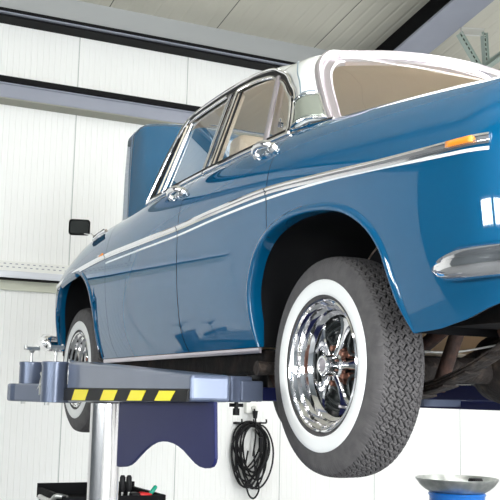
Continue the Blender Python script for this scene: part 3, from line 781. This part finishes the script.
# interior
def cushion(name, x0, x1, y0, y1, z0, z1, rake=0, mt=None):
    b = MB(); v = []
    for x, y, z in [(x, y, z) for x in (x0, x1) for y in (y0, y1) for z in (z0, z1)]: v.append((x-rake*(z-z0), y, z))
    b.add(v, [(0, 1, 3, 2), (4, 6, 7, 5), (0, 4, 5, 1), (2, 3, 7, 6), (0, 2, 6, 4), (1, 5, 7, 3)]); return b.build(name, mt or M['beige'], CAR, bevel=.035, seg=4, smooth=False)
cushion('rear_seat', .36, .50, -.62, .62, 1.95, 2.53, .22); cushion('rear_seat', .42, .95, -.62, .62, 1.90, 2.08)
cushion('front_seat', 1.22, 1.34, .06, .60, 1.95, 2.66, .2); cushion('front_seat', 1.22, 1.34, -.60, -.06, 1.95, 2.66, .2)
cushion('front_seat', 1.2, 1.72, .08, .60, 1.88, 2.04); cushion('front_seat', 1.2, 1.72, -.60, -.08, 1.88, 2.04)
b = MB(); b.box(.0, .36, -.64, .64, 2.44, 2.462); b.build('parcel_shelf', M['beige'], CAR)
b = MB(); b.box(1.80, 2.02, -.70, .70, 2.30, 2.43); b.build('dashboard', mat('dash_wood', (.20, .08, .03), .3), CAR, bevel=.02)
b = MB(); sw = [Vector((1.66, .34, 2.36))+Vector((.10*math.sin(a)*.5, .19*math.cos(a), .19*math.sin(a)*.95)) for a in np.linspace(0, 2*PI, 40, endpoint=False)]
b.tube(sw, .010, 8, closed=True); b.tube([(1.66, .34, 2.36), (1.85, .34, 2.32)], .02, 10); b.tube([(1.66, .16, 2.36), (1.66, .52, 2.36)], .008, 8); b.build('steering_wheel', M['black'], CAR, smooth=True)
for s in (1, -1):
    R = [[(x, s*(W(x, z)-.05), z) for z in np.linspace(1.68, 2.40, 8)]+[(x, s*.735, 2.43)] for x in np.linspace(.45, 2.0, 20)]; v, f = gridmesh(R, flip=s < 0); link('door_card', mesh(v, f), M['beige'], CAR)
    b = MB(); P = [(1.05, s*(gy(z)-.03), z) for z in np.linspace(2.42, 2.82, 8)]; b.tube(P, .022, 8); b.build('inner_pillar', M['liner'], CAR, smooth=True)

# running gear
b = MB(); b.tube([(0, -.66, 1.60), (0, -.10, 1.60), (0, .10, 1.60), (0, .66, 1.60)], .045, 20); b.tube([(0, .48, 1.6), (0, .60, 1.6), (0, .63, 1.6)], [.05, .13, .13], 24); b.tube([(0, -.48, 1.6), (0, -.60, 1.6), (0, -.63, 1.6)], [.05, .13, .13], 24); b.build('rear_axle', M['grime'], CAR, smooth=True)
b = MB(); b.lathe([(0, -.17), (.06, -.165), (.105, -.12), (.13, -.05), (.135, .02), (.12, .09), (.08, .15), (.05, .26), (.04, .30), (0, .30)], (0.0, 0, 1.615), 'x', 32); b.build('differential', M['grime'], CAR, smooth=True)
b = MB(); b.tube([(.28, 0, 1.60), (1.4, 0, 1.66)], .035, 16); b.build('propeller_shaft', M['grime'], CAR, smooth=True)
for s in (1, -1):
    b = MB()
    for k in range(5):
        L_ = .62-.11*k; P = [Vector((x, s*.50, 1.535-.009*k+.16*(x/.62)**2)) for x in np.linspace(-L_, L_, 15)]
        v, f = bar(P, (0, 0, -1), .06, .008); b.add(v, f)
    b.build('leaf_spring', M['grime'], CAR)
    b = MB(); b.tube([(-.12, s*.42, 1.53), (-.20, s*.40, 1.72)], .024, 12); b.tube([(-.20, s*.40, 1.72), (-.24, s*.39, 1.85)], .031, 12); b.build('shock_absorber', M['rust'], CAR, smooth=True)
    b = MB(); b.obox((.02, s*.50, 1.505), (.09, 0, 0), (0, .045, 0), (0, 0, .012)); b.tube([(.07, s*.53, 1.48), (.07, s*.53, 1.66)], .008, 8); b.tube([(-.05, s*.53, 1.48), (-.05, s*.53, 1.66)], .008, 8); b.build('spring_plate', M['rust'], CAR)
b = MB(); b.tube(catmull([(-1.12, .34, 1.70), (-.7, .34, 1.70), (-.45, .33, 1.74), (-.1, .32, 1.76), (.2, .30, 1.66), (.6, .3, 1.60)], 8), .026, 14); b.tube([(.6, .3, 1.60), (.64, .3, 1.60), (1.3, .3, 1.60), (1.34, .3, 1.60)], [.03, .085, .085, .03], 20); b.tube([(1.34, .3, 1.6), (2.2, .28, 1.66)], .026, 12); b.build('exhaust', M['rust'], CAR, smooth=True)
b = MB(); b.box(-.99, -.70, -.40, .64, 1.695, 1.765); b.build('fuel_tank', M['tan'], CAR, bevel=.045, seg=4)
b = MB(); b.tube([(-.92, .52, 1.70), (-.75, .53, 1.68), (-.55, .50, 1.70)], [.02, .045, .03], 14); b.build('tow_eye', M['rust'], CAR, smooth=True)
b = MB(); b.tube(catmull([(-.06, .60, 1.66), (-.08, .45, 1.655), (-.07, .30, 1.66), (-.05, .12, 1.69)], 6), .004, 6); b.tube(catmull([(-.06, .60, 1.68), (-.12, .59, 1.62), (-.10, .58, 1.55), (0, .57, 1.52)], 6), .0045, 6); b.build('brake_pipe', M['zinc'], CAR)
b = MB(); b.box(1.7, 1.85, -.74, .74, 1.50, 1.60); b.build('crossmember', M['dark'], CAR, bevel=.03)
b = MB(); b.box(2.5, 2.66, -.55, .55, 1.55, 1.66); b.build('crossmember', M['dark'], CAR, bevel=.03)
b = MB(); b.box(1.6, 2.6, -.18, .18, 1.55, 1.72); b.build('gearbox', M['dark'], CAR, bevel=.03)
b = MB(); b.tube([(1.2, .55, 1.56), (1.2, -.55, 1.56)], .04, 12); b.tube([(.30, .745, 1.60), (1.5, .745, 1.59)], .022, 12); b.tube([(.40, .74, 1.595), (.40, .83, 1.595)], [.022, .026], 14); b.build('jacking_tube', M['grime'], CAR, smooth=True)
for s in (1, -1):
    b = MB(); b.tube([(2.807, s*.30, 1.62), (2.807, s*.64, 1.56)], .03, 12); b.tube([(2.807, s*.30, 1.85), (2.807, s*.62, 1.74)], .025, 12); b.build('wishbone', M['grime'], CAR, smooth=True)

# ------------------------------------------------------------------ wheels (local: axis y, outer face at y=0, inboard -y)
WT = .176
def tyre_profile():
    side_ = [(.212, -.014), (.222, -.006), (.240, -.001), (.262, .0015), (.285, .001), (.305, -.001), (.322, -.004), (.334, -.008), (.343, -.013)]
    tread_n = 84; tr = []
    for k in range(tread_n+1):
        u = k/tread_n; a = -.017-(WT-.034)*u; tr.append((.3485+.0095*(1-(2*u-1)**4), a, u))
    return side_, tr
def tyre_mesh(fine=True):
    dips = []
    side_, tr = tyre_profile(); n = 1332 if fine else 240; v = []; f = []
    NP = 74                                   # pitches round the tyre
    left = [(r, a, None) for r, a in side_]; right = [(r, -WT-a, None) for r, a in side_[::-1]]; prof = left+tr+right; m_ = len(prof)
    prof_r = np.array([p[0] for p in prof]); prof_a = np.array([p[1] for p in prof]); us = np.array([(-1 if p[2] is None else p[2]) for p in prof])
    centres = [.13, .315, .50, .685, .87]
    for k in range(n):
        ph = k/n*NP; tri = lambda q: abs(((q) % 1)*2-1)*2-1
        rr = prof_r.copy()
        for ci, c in enumerate(centres):
            d = .034*tri(ph+.5*(ci % 2)+.0); w_ = .0165 if ci in (1, 2, 3) else .014
            dist = np.abs(us-c-d); dep = .0095*np.clip((w_*1.25-dist)/(w_*.5), 0, 1); rr = rr-np.where(us >= 0, dep, 0)
        for ci in range(6):                    # hooked sipes inside the ribs
            c = (centres[ci-1]+centres[ci])/2 if 0 < ci < 5 else (.045 if ci == 0 else .955)
            q = (ph*2+.31*ci) % 1-.5
            loc = us-c-.034*tri(ph+.25)*.5
            curve = .33*np.sin(loc*2*PI/.15); dist = np.abs(q-curve)
            dep = .0038*np.clip((.21-dist)/.08, 0, 1)*(np.abs(loc) < (.062 if 0 < ci < 5 else .04)); rr = rr-np.where(us >= 0, dep, 0)
        th = 2*PI*k/n; ct, st = math.cos(th), math.sin(th)
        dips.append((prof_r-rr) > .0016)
        # shoulder lugs
        rr = rr-np.where((us < 0) & (prof_r > .330), .003*(abs((ph*2) % 1-.5) < .13), 0)
        v += [(r*ct, a, r*st) for r, a in zip(rr, prof_a)]
    for k in range(n):
        k2 = (k+1) % n
        for j in range(m_-1): f.append((k*m_+j, k*m_+j+1, k2*m_+j+1, k2*m_+j))
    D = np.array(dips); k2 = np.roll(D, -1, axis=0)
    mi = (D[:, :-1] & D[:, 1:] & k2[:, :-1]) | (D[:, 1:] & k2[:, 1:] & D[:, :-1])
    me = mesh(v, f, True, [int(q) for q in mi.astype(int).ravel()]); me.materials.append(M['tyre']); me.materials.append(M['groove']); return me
TY = tyre_mesh(True)
v, f = lathe_geo([(.2285, .0), (.230, .0022), (.2425, .0042), (.262, .0050), (.276, .0036), (.2795, .0006), (.279, -.003)], (0, 0, 0), 'y', 96); f = [q for q in f if len(q) == 4]; WW = mesh(v, f)
b = MB(); b.lathe([(.206, -.160), (.214, -.150), (.217, -.012), (.2175, -.004), (.2135, .0), (.2085, -.003), (.206, -.012), (.200, -.018), (.196, -.021), (.193, -.034), (.187, -.040), (.183, -.043), (.180, -.056), (.172, -.064), (.167, -.068), (.164, -.085), (.160, -.094)], (0, 0, 0), 'y', 96)
rimf = [q for q in b.f if len(q) == 4]; RIM = mesh(b.v, rimf); autosmooth(RIM, .5)
b = MB(); b.lathe([(.002, -.098), (.05, -.094), (.10, -.100), (.135, -.106), (.163, -.096)], (0, 0, 0), 'y', 64); DISC = mesh(b.v, [q for q in b.f if len(q) == 4])
def spoke_mesh():
    b = MB(); N_ = 14; rows = []
    for i in range(N_+1):
        t = i/N_; r = .036+(.160-.036)*t; w = float(np.interp(t, [0, .25, .55, .75, .9, 1], [.013, .0125, .016, .026, .042, .058])); y = float(np.interp(t, [0, .2, .6, 1], [-.050, -.058, -.066, -.070]))
        rows.append([(r-.3*abs(e)*w*(t**2)*.4, y+h, e*w) for e, h in ((-1, -.028), (-1, -.003), (-.75, .002), (-.35, -.001), (.35, -.001), (.75, .002), (1, -.003), (1, -.028))])
    v, f = gridmesh(rows); return v, f
sv, sf = spoke_mesh()
def wheel(loc, s, rot):
    ry = Matrix.Rotation(rot, 4, 'Y'); fl = Matrix.Rotation(PI if s < 0 else 0, 4, 'Z')
    def add(name, me, mt, par):
        o = bpy.data.objects.new(name, me); COL.objects.link(o); o.parent = par
        if not me.materials: me.materials.append(mt)
        return o
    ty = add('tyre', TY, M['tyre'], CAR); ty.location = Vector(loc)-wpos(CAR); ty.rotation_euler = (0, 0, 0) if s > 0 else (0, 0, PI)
    add('whitewall_band', WW, M['white'], ty)
    rm = add('wheel_rim', RIM, M['chrome'], CAR); rm.location = ty.location; rm.rotation_euler = (0, rot, 0) if s > 0 else (0, rot, PI)
    add('wheel_disc', DISC, M['wheelblack'], rm)
    add('hub_cap', HUB, M['chrome'], rm); add('hub_badge', HUBB, M['satin'], rm)
    for k in range(5):
        q = add('spoke', SPK, M['chrome'], rm); q.rotation_euler = (0, -2*PI*k/5, 0)
        q = add('pocket_insert', PKT, M['wheelblack'], rm); q.rotation_euler = (0, -2*PI*(k+.5)/5, 0)
        q = add('lug_nut', LUG, M['lug'] if k != 2 else M['lug'], rm); q.rotation_euler = (0, -2*PI*(k+.5)/5, 0)
    q = add('tyre_valve', VAL, M['satin'], rm); q.rotation_euler = (0, -2*PI*.9/5, 0)
SPK = mesh(sv, sf); autosmooth(SPK, .6)
b = MB(); b.lathe([(.043, -.075), (.043, -.058), (.036, -.052), (.034, -.018), (.033, -.010), (.029, -.006), (.024, -.006), (.022, -.010), (0.001, -.010)], (0, 0, 0), 'y', 40); HUB = mesh(b.v, [q for q in b.f if len(q) == 4]); autosmooth(HUB, .5)
b = MB(); b.lathe([(.021, -.010), (.021, -.0085), (.001, -.0075)], (0, 0, 0), 'y', 8); HUBB = mesh(b.v, [q for q in b.f if len(q) == 4], False)
b = MB()                                      # black moulded arch shape in every pocket, with a bright rim
arc = [(.125*math.cos(a), -.080, .125*math.sin(a)) for a in np.linspace(-.40, .40, 12)]; b.tube(arc, .0055, 8)
b.tube(catmull([(.125*math.cos(.40), -.080, .125*math.sin(.40)), (.095, -.076, .030), (.078, -.074, .012), (.078, -.074, -.012), (.095, -.076, -.030), (.125*math.cos(.4), -.080, -.125*math.sin(.40))], 4), .006, 8)
b.tube([(.148*math.cos(a), -.078, .148*math.sin(a)) for a in np.linspace(-.34, .34, 12)], .005, 8)
PKT = mesh(b.v, b.f); 
b = MB(); b.lathe([(0.0005, -.05), (.007, -.05), (.010, -.053), (.010, -.072), (.013, -.075), (.013, -.098)], (.060, 0, 0), 'y', 6); LUG = mesh(b.v, b.f, False)
b = MB(); b.tube([(.150, -.07, 0), (.146, -.045, 0), (.144, -.035, 0)], [.005, .0045, .005], 8); VAL = mesh(b.v, b.f)
for (x, s, z, r_) in ((0, 1, 1.60, .0), (2.79, 1, 1.625, .9), (0, -1, 1.60, .3), (2.79, -1, 1.625, .5)):
    wheel((x, s*.80, z), s, r_+PI)
    b = MB(); b.lathe([(.135, s*.60), (.14, s*.61), (.14, s*.66), (.03, s*.665), (0.001, s*.67)], (x, 0, z), 'y', 32); b.build('brake_drum', M['rust'], CAR, smooth=True)

# ------------------------------------------------------------------ lift, near side
NL = thing('car_lift', 'grey blue lift with black and yellow striped beam on a shiny steel piston', 'car lift', (1.19, 1.15, 0))
b = MB(); b.tube([(1.19, 1.13, 0), (1.19, 1.13, 1.452)], .064, 40); b.build('piston', M['steel'], NL, smooth=True)
b = MB(); b.lathe([(.16, 0), (.16, .02), (.10, .03), (.068, .03)], (1.19, 1.13, 0), 'z', 32); b.build('floor_collar', M['zinc'], NL)
b = MB()                                      # tapered carrier beam
yy0, yy1 = 1.06, 1.20
v = [(1.55, yy0, 1.452), (1.55, yy1, 1.452), (1.55, yy1, 1.632), (1.55, yy0, 1.632), (.122, yy0, 1.474), (.122, yy1, 1.474), (.122, yy1, 1.560), (.122, yy0, 1.560)]
b.add(v, [(0, 1, 2, 3), (4, 7, 6, 5), (0, 4, 5, 1), (3, 2, 6, 7), (1, 5, 6, 2), (0, 3, 7, 4)]); bm_ = b.build('carrier_beam', M['lift'], NL, bevel=.012, seg=3)
b = MB(); v = [(1.565, 1.202, 1.458), (1.565, 1.202, 1.508), (.13, 1.202, 1.508), (.13, 1.202, 1.474), (1.565, 1.209, 1.458), (1.565, 1.209, 1.508), (.13, 1.209, 1.508), (.13, 1.209, 1.474)]
b.add(v, [(0, 1, 2, 3), (4, 7, 6, 5), (0, 4, 5, 1), (1, 5, 6, 2), (2, 6, 7, 3), (3, 7, 4, 0)]); ht = b.build('hazard_tape', mat('tape_black', (.005, .005, .006), .5, spec=.2), NL)
YEL = mat('tape_yellow', (.98, .82, .01), .4)
for x0, x1 in ((1.435, 1.235), (1.03, .86), (.705, .548), (.418, .272)):
    b = MB()
    zb = lambda x: 1.475+(1.458-1.475)*(x-.13)/1.435+.001
    b.prism([(x0, zb(x0)), (x1, zb(x1)), (x1-.045, 1.507), (x0-.045, 1.507)], (0, 1.2085, 0), (1, 0, 0), (0, 0, 1), (0, .002, 0)); o = b.build('yellow_stripe', YEL, ht)
b = MB(); b.box(.13, 1.55, 1.198, 1.204, 1.508, 1.514); b.build('beam_step', M['black'], bm_)
# pivots at the front end
b = MB(); b.lathe([(0, 1.448), (.059, 1.448), (.059, 1.615), (0, 1.618)], (1.665, 1.228, 0), 'z', 40); b.build('pivot_housing', M['lift'], NL, smooth=True)
b = MB(); b.lathe([(.05, 1.615), (.062, 1.615), (.062, 1.628), (.058, 1.631), (0, 1.631)], (1.665, 1.228, 0), 'z', 40); b.build('pivot_cap', M['lift'], NL, smooth=True)
b = MB(); b.lathe([(0, 1.50), (.056, 1.50), (.056, 1.625), (0, 1.63)], (2.07, 1.24, 0), 'z', 40); b.build('pivot_housing', M['lift'], NL, smooth=True)
b = MB(); b.lathe([(.05, 1.623), (.058, 1.623), (.058, 1.635), (.054, 1.638), (0, 1.638)], (2.07, 1.24, 0), 'z', 40); b.build('pivot_cap', M['lift'], NL, smooth=True)
b = MB(); b.prism([(1.62, 1.12), (1.66, 1.24)]+[(2.07+.108*math.cos(a), 1.24+.108*math.sin(a)) for a in np.linspace(2.2, -1.9, 14)], (0, 0, 1.446), (1, 0, 0), (0, 1, 0), (0, 0, .085)); b.build('swing_arm', M['lift'], NL, bevel=.012, seg=3)
for q, (x, y, z) in enumerate(((1.665, 1.228, 1.631), (2.07, 1.24, 1.638))):
    b = MB(); b.tube([(x, y, z), (x, y, z+.045)], .007, 10); b.tube([(x, y, z+.045), (x, y, z+.06)], [.010, .018], 12)
    b.obox((x, y, z+.066), (.015, -.036, .0), (.008, .006, 0), (0, 0, .008)); b.tube([(x+.014, y-.034, z+.066), (x+.014, y-.034, z+.080)], .007, 8); b.tube([(x-.014, y+.034, z+.066), (x-.014, y+.034, z+.080)], .007, 8)
    b.build('locking_screw', M['zinc'], NL, smooth=True)
    b = MB(); b.tube([(x, y+.03, 1.447), (x, y+.03, 1.434)], .012, 8); b.build('bolt', M['zinc'], NL)
b = MB(); b.tube(catmull([(1.76, 1.255, 1.46), (1.80, 1.265, 1.50), (1.75, 1.255, 1.54), (1.79, 1.255, 1.58)], 5), .010, 8); b.tube(catmull([(1.80, 1.255, 1.46), (1.76, 1.265, 1.50), (1.80, 1.255, 1.54), (1.76, 1.255, 1.57)], 5), .008, 8); b.build('arm_lock', M['zinc'], NL, smooth=True)
# rear telescopic arm going under the sill
b = MB()
def armbox(b, P, w, z0, z1):
    P = [Vector((x, y, 0)) for x, y in P]; v = []
    for i, p in enumerate(P):
        a = P[max(0, i-1)]; c = P[min(len(P)-1, i+1)]; t = (c-a).normalized(); n = Vector((-t.y, t.x, 0))
        for e, z in ((-1, z0), (1, z0), (1, z1), (-1, z1)): v.append(p+n*e*w/2+Vector((0, 0, z)))
    f = []
    for i in range(len(P)-1):
        for j in range(4): f.append((4*i+j, 4*i+(j+1) % 4, 4*i+4+(j+1) % 4, 4*i+4+j))
    f += [(0, 1, 2, 3), tuple(4*len(P)-4+j for j in range(4))]; b.add(v, f)
armbox(b, [(1.2, 1.02), (.455, .86)], .10, 1.472, 1.566); b.build('telescopic_arm', M['lift'], NL, bevel=.008, seg=3)
b = MB(); armbox(b, [(.52, .84), (.52, .50)], .13, 1.478, 1.528); b.build('arm_tip', M['navy'], NL, bevel=.006)
b = MB(); b.box(.44, .47, .78, .87, 1.476, 1.55); b.build('arm_bracket', M['lift'], NL, bevel=.006)
b = MB(); b.tube([(.56, .745, 1.528), (.56, .745, 1.574)], .04, 20); b.build('lift_pad', M['black'], NL, smooth=True)
b = MB(); b.tube([(.50, .86, 1.475), (.50, .86, 1.445)], .008, 8); b.tube([(.50, .86, 1.468), (.50, .86, 1.455)], .026, 12); b.tube([(.50, .86, 1.45), (.50, .86, 1.425)], .013, 8); b.build('locking_knob', M['black'], NL)
# navy guard plate with an arched lower edge
ap = [(1.03, 1.462), (.093, 1.475)]+[(.078, 1.30)]+[(.085, 1.285), (.10, 1.273), (.125, 1.267), (.16, 1.264), (.20, 1.266), (.235, 1.273), (.26, 1.281), (.30, 1.295), (.34, 1.309), (.385, 1.320), (.43, 1.327), (.49, 1.331), (.55, 1.329), (.60, 1.323), (.66, 1.308), (.72, 1.287), (.78, 1.261), (.83, 1.238), (.87, 1.224), (.92, 1.214), (1.0, 1.207), (1.03, 1.208)]
b = MB(); b.prism([(x, z) for x, z in ap], (0, 1.118, 0), (1, 0, 0), (0, 0, 1), (0, .012, 0)); b.build('guard_plate', M['navy'], NL, bevel=.003, seg=2)

# far side lift
FL = thing('car_lift', 'dark grey blue lift arm under the far side of the car at right', 'car lift', (.99, -1.15, 0))
b = MB(); b.tube([(.99, -1.15, 0), (.99, -1.15, 1.45)], .064, 32); b.build('piston', M['steel'], FL, smooth=True)
b = MB(); b.box(.3, 2.45, -1.22, -1.10, 1.447, 1.495); b.build('carrier_beam', M['navy'], FL, bevel=.006)
b = MB(); b.box(.9, 2.3, -.88, -.76, 1.497, 1.574); b.build('rear_arm', M['navy'], FL, bevel=.006)
b = MB(); b.box(2.4, 2.9, -1.20, -1.12, 1.47, 1.495); b.build('telescopic_arm', M['navy'], FL, bevel=.004)
def hump(x, w, h, nm, mt):
    b = MB(); b.prism([(x-w, 0), (x-w*.55, h*.5), (x-w*.25, h), (x+w*.25, h), (x+w*.55, h*.5), (x+w, 0)], (0, -1.13, 1.495), (1, 0, 0), (0, 0, 1), (0, -.08, 0)); b.build(nm, mt, FL, bevel=.004)
hump(1.95, .22, .055, 'pad_bracket', M['lift']); hump(1.53, .17, .11, 'pad_bracket', M['lift'])
b = MB(); b.box(1.56, 1.62, -1.12, -1.06, 1.60, 1.612); b.build('lift_pad', M['zinc'], FL)
b = MB(); armbox(b, [(1.75, -1.1), (1.72, -.82)], .1, 1.46, 1.50); b.build('swing_arm', M['lift'], FL)
b = MB(); b.prism([(2.05, 0), (2.9, 0), (2.75, .03), (2.2, .05)], (0, -1.05, 1.50), (1, 0, 0), (0, 0, 1), (0, -.06, 0)); b.build('arm_strap', mat('rust_red', (.28, .06, .04), .6), FL)

# ------------------------------------------------------------------ wall socket and cable
t = thing('wall_socket', 'small white wall socket above the hanging black cable', 'socket', (5.48, -1.62, 1.38))
b = MB(); b.box(5.44, 5.5, -1.70, -1.585, 1.335, 1.435); b.build('socket_box', M['socketwhite'], t, bevel=.006)
b = MB(); b.lathe([(.022, 0), (.022, -.012), (.014, -.013), (0.001, -.013)], (5.44, -1.655, 1.385), 'x', 20); b.build('socket_cover', mat('socket_grey', (.55, .55, .50), .5), t)
for y in (-1.57, -1.72):
    b = MB(); b.lathe([(0.001, -.008), (.009, -.008), (.012, 0)], (5.499, y, 1.452), 'x', 10); b.build('screw', M['black_beamshade'], t)
t = thing('cable_hook', 'black metal hook on the wall carrying the coiled cable', 'hook', (5.48, -1.62, 1.24))
b = MB(); b.box(5.48, 5.5, -1.76, -1.48, 1.235, 1.255)
for y in (-1.75, -1.62, -1.50): b.tube(catmull([(5.49, y, 1.25), (5.42, y, 1.25), (5.36, y, 1.255), (5.36, y, 1.285)], 4), .008, 8)
b.build('hook_bar', M['black'], t)
cb = thing('extension_cable', 'black extension cable hanging in a tangled coil on the wall', 'cable', (5.42, -1.66, .6))
b = MB(); rnd = random.Random(3)
pts = []
for k in range(13):
    w = rnd.uniform(.10, .175); h = rnd.uniform(.20, .30); cx, cz_ = -1.64+rnd.uniform(-.03, .03), 1.235-h+rnd.uniform(-.02, .03); dx = rnd.uniform(.0, .06); sh = rnd.uniform(-.03, .03)
    for a in np.linspace(0, 2*PI, 14, endpoint=False): pts.append((5.40+dx*.8-.02*math.sin(a*2+k), cx+w*math.sin(a)*(1+.18*math.cos(a))+sh*(1-math.cos(a)), cz_+h*math.cos(a)))
b.tube(catmull(pts, 3), .0085, 6)
b.tube(catmull([(5.42, -1.60, 1.0), (5.42, -1.57, .80), (5.42, -1.61, .62), (5.42, -1.67, .575), (5.42, -1.72, .66), (5.42, -1.68, .80), (5.42, -1.66, 1.0)], 5), .0085, 8)
b.build('cable_coil', M['black'], cb, smooth=True)
b = MB(); b.tube(catmull([(5.42, -1.655, 1.375), (5.40, -1.655, 1.33), (5.40, -1.665, 1.15), (5.40, -1.64, .95)], 5), .0085, 8); b.build('cable_lead', M['black'], cb, smooth=True)
b = MB(); b.tube([(5.40, -1.655, 1.36), (5.40, -1.655, 1.29)], [.026, .018], 12); b.build('plug', M['black'], cb, smooth=True)
b = MB(); b.tube([(5.37, -1.70, 1.12), (5.37, -1.705, .99)], .02, 10); b.build('coupling', M['black'], cb, smooth=True)

# ------------------------------------------------------------------ tool trolley
tt = thing('tool_trolley', 'black and blue tool trolley behind the lift piston', 'trolley', (2.05, .9, 0))
X0, X1, Y0, Y1, ZT = 1.9, 2.38, .575, 1.10, 1.005
b = MB(); b.box(X0+.01, X1, Y0+.01, Y1-.01, .14, ZT-.05); b.build('cabinet', M['black'], tt, bevel=.008)
b = MB()
b.box(X0-.005, X1, Y0, Y1, ZT-.05, ZT-.04); b.box(X0-.005, X0+.015, Y0, Y1, ZT-.04, ZT-.005); b.box(X1-.02, X1, Y0, Y1, ZT-.04, ZT+.02); b.box(X0, X1, Y0, Y0+.02, ZT-.04, ZT-.005); b.box(X0, X1, Y1-.02, Y1, ZT-.04, ZT-.0); b.build('top_tray', M['black_beamshade'], tt)
for k in range(6):
    z1 = ZT-.052-k*.13; b = MB(); b.box(X0-.012, X0+.012, Y0+.03, Y1-.03, z1-.12, z1); d = b.build('drawer', M['blue'], tt, bevel=.004)
    b = MB(); b.box(X0-.03, X0-.012, Y0+.08, Y1-.08, z1-.03, z1-.018); b.build('drawer_handle', M['black'], d)
b = MB(); b.tube(catmull([(X0+.02, Y1-.03, ZT-.01), (X0+.02, Y1+.02, ZT+.0), (X0+.1, Y1+.03, ZT-.03), (X0+.3, Y1+.03, ZT-.03)], 5), .012, 10); b.build('push_handle', M['zinc'], tt, smooth=True)
for x in (X0+.06, X1-.06):
    for y in (Y0+.06, Y1-.06):
        b = MB(); b.lathe([(0, -.015), (.05, -.015), (.05, .015), (0, .015)], (x, y, .05), 'y', 24); b.box(x-.02, x+.02, y-.02, y+.02, .09, .14); b.build('castor', M['black'], tt)
def screwdriver(x, y, lab, c1, tilt, cat='screwdriver', L=.10, name='screwdriver', grp=None):
    z0 = ZT-.04; t = thing(name, lab, cat, (x, y, z0), grp); d = Vector((0, tilt, 1)).normalized()
    p = Vector((x, y, z0)); b = MB(); b.tube([p, p+d*.05], .005, 8); b.build('shaft', M['zinc'], t)
    b = MB(); b.tube([p+d*.05, p+d*.06, p+d*(.045+L), p+d*(.055+L)], [.008, .014, .014, .008], 10); b.build('grip', c1, t, smooth=True)
screwdriver(1.94, .788, 'black handled tool standing upright on the trolley nearest the steel piston', M['black'], 0, 'screwdriver', .075)
screwdriver(1.94, .755, 'black handled tool standing upright beside the small black box and red pliers', M['black'], 0, 'screwdriver', .075)
t = thing('pliers', 'red handled pliers lying on the trolley top', 'pliers', (1.95, .69, ZT-.04))
for q in (1, -1):
    b = MB(); b.tube(catmull([(1.93+q*.004, .692, ZT-.012), (1.93+q*.02, .69, ZT-.002), (1.93+q*.015, .645, ZT-.008)], 5), .010, 8); b.build('handle', M['red'], t, smooth=True)
b = MB(); b.box(1.915, 1.945, .66, .695, ZT-.039, ZT-.01); b.build('jaw', M['zinc'], t)
t = thing('green_screwdriver', 'green screwdriver leaning on the trolley edge', 'screwdriver', (1.95, .62, ZT-.04))
b = MB(); b.tube([(1.95, .66, ZT-.035), (1.95, .64, ZT-.01)], .005, 8); b.build('shaft', M['zinc'], t)
b = MB(); b.tube([(1.95, .64, ZT-.01), (1.95, .635, ZT-.002), (1.95, .610, ZT+.03), (1.95, .607, ZT+.035)], [.006, .011, .011, .006], 10); b.build('grip', M['green'], t, smooth=True)
b = MB(); b.box(1.92, 1.99, .70, .745, ZT-.039, ZT+.005); tag(b.build('socket_box', M['black'], None, bevel=.004), 'small black box on the trolley top behind the red pliers', 'box')

# ------------------------------------------------------------------ oil drainer
dr = thing('oil_drainer', 'blue oil drain drum topped by a wide shallow metal pan', 'oil drainer', (2.5, -1.69, 0))
b = MB(); b.lathe([(0, .05), (.17, .05), (.178, .06), (.178, .30), (.187, .31), (.178, .32), (.178, .58), (.187, .59), (.178, .60), (.178, .88), (.187, .893), (.178, .905), (0, .905)], (2.5, -1.69, 0), 'z', 64); b.build('drum', M['drumblue'], dr, smooth=True)
for k in range(3):
    a = k*2.1; b = MB(); b.lathe([(0, -.012), (.025, -.012), (.025, .012), (0, .012)], (2.5+.14*math.cos(a), -1.69+.14*math.sin(a), .025), 'y', 16); b.build('castor', M['black'], dr)
pb = MB(); pb.lathe([(0, .908), (.18, .908), (.21, .925), (.240, .950), (.257, .974), (.266, .984), (.268, .996), (.262, .996), (.252, .980), (.235, .957), (.205, .934), (.17, .918), (0, .918)], (2.5, -1.69, 0), 'z', 72); pb.build('pan', M['pan'], dr, smooth=True)
b = MB(); b.lathe([(0, .9185), (.045, .9185), (.048, .982), (.042, .994), (.036, .992), (0, .988)], (2.46, -1.81, 0), 'z', 24); tag(b.build('oil_filter', M['black'], None, smooth=True), 'black cylindrical oil filter standing in the drain pan', 'oil filter')
b = MB(); b.lathe([(0, .9185), (.038, .9185), (.038, .966), (.03, .974), (0, .974)], (2.47, -1.69, 0), 'z', 20); tag(b.build('drain_cap', M['black'], None, smooth=True), 'low black cap lying in the middle of the drain pan', 'cap')

# ------------------------------------------------------------------ camera, world, view
cam = bpy.data.cameras.new('camera'); cam.sensor_width = 36; cam.lens = 980*36/500; cam.clip_start = .05; cam.clip_end = 100
co = bpy.data.objects.new('camera', cam); COL.objects.link(co)
R_ = Matrix(((-.44020931, .12253249, .88949511), (-.89763263, -.08401144, -.43266355), (.02171243, -.98890235, .14697178)))
mw = Matrix.Identity(4)
for i in range(3):
    mw[i][0] = R_[i][0]; mw[i][1] = -R_[i][1]; mw[i][2] = -R_[i][2]
mw.translation = Vector((-2.77185877, 2.40967659, 1.49681189)); co.matrix_world = mw
S.camera = co
w = bpy.data.worlds.new('world'); S.world = w; w.use_nodes = True
w.node_tree.nodes['Background'].inputs[0].default_value = (.8, .9, 1, 1); w.node_tree.nodes['Background'].inputs[1].default_value = .3
S.view_settings.view_transform = 'Standard'; S.view_settings.look = 'None'; S.view_settings.exposure = 0.48; S.view_settings.gamma = 1; S.view_settings.use_curve_mapping = False
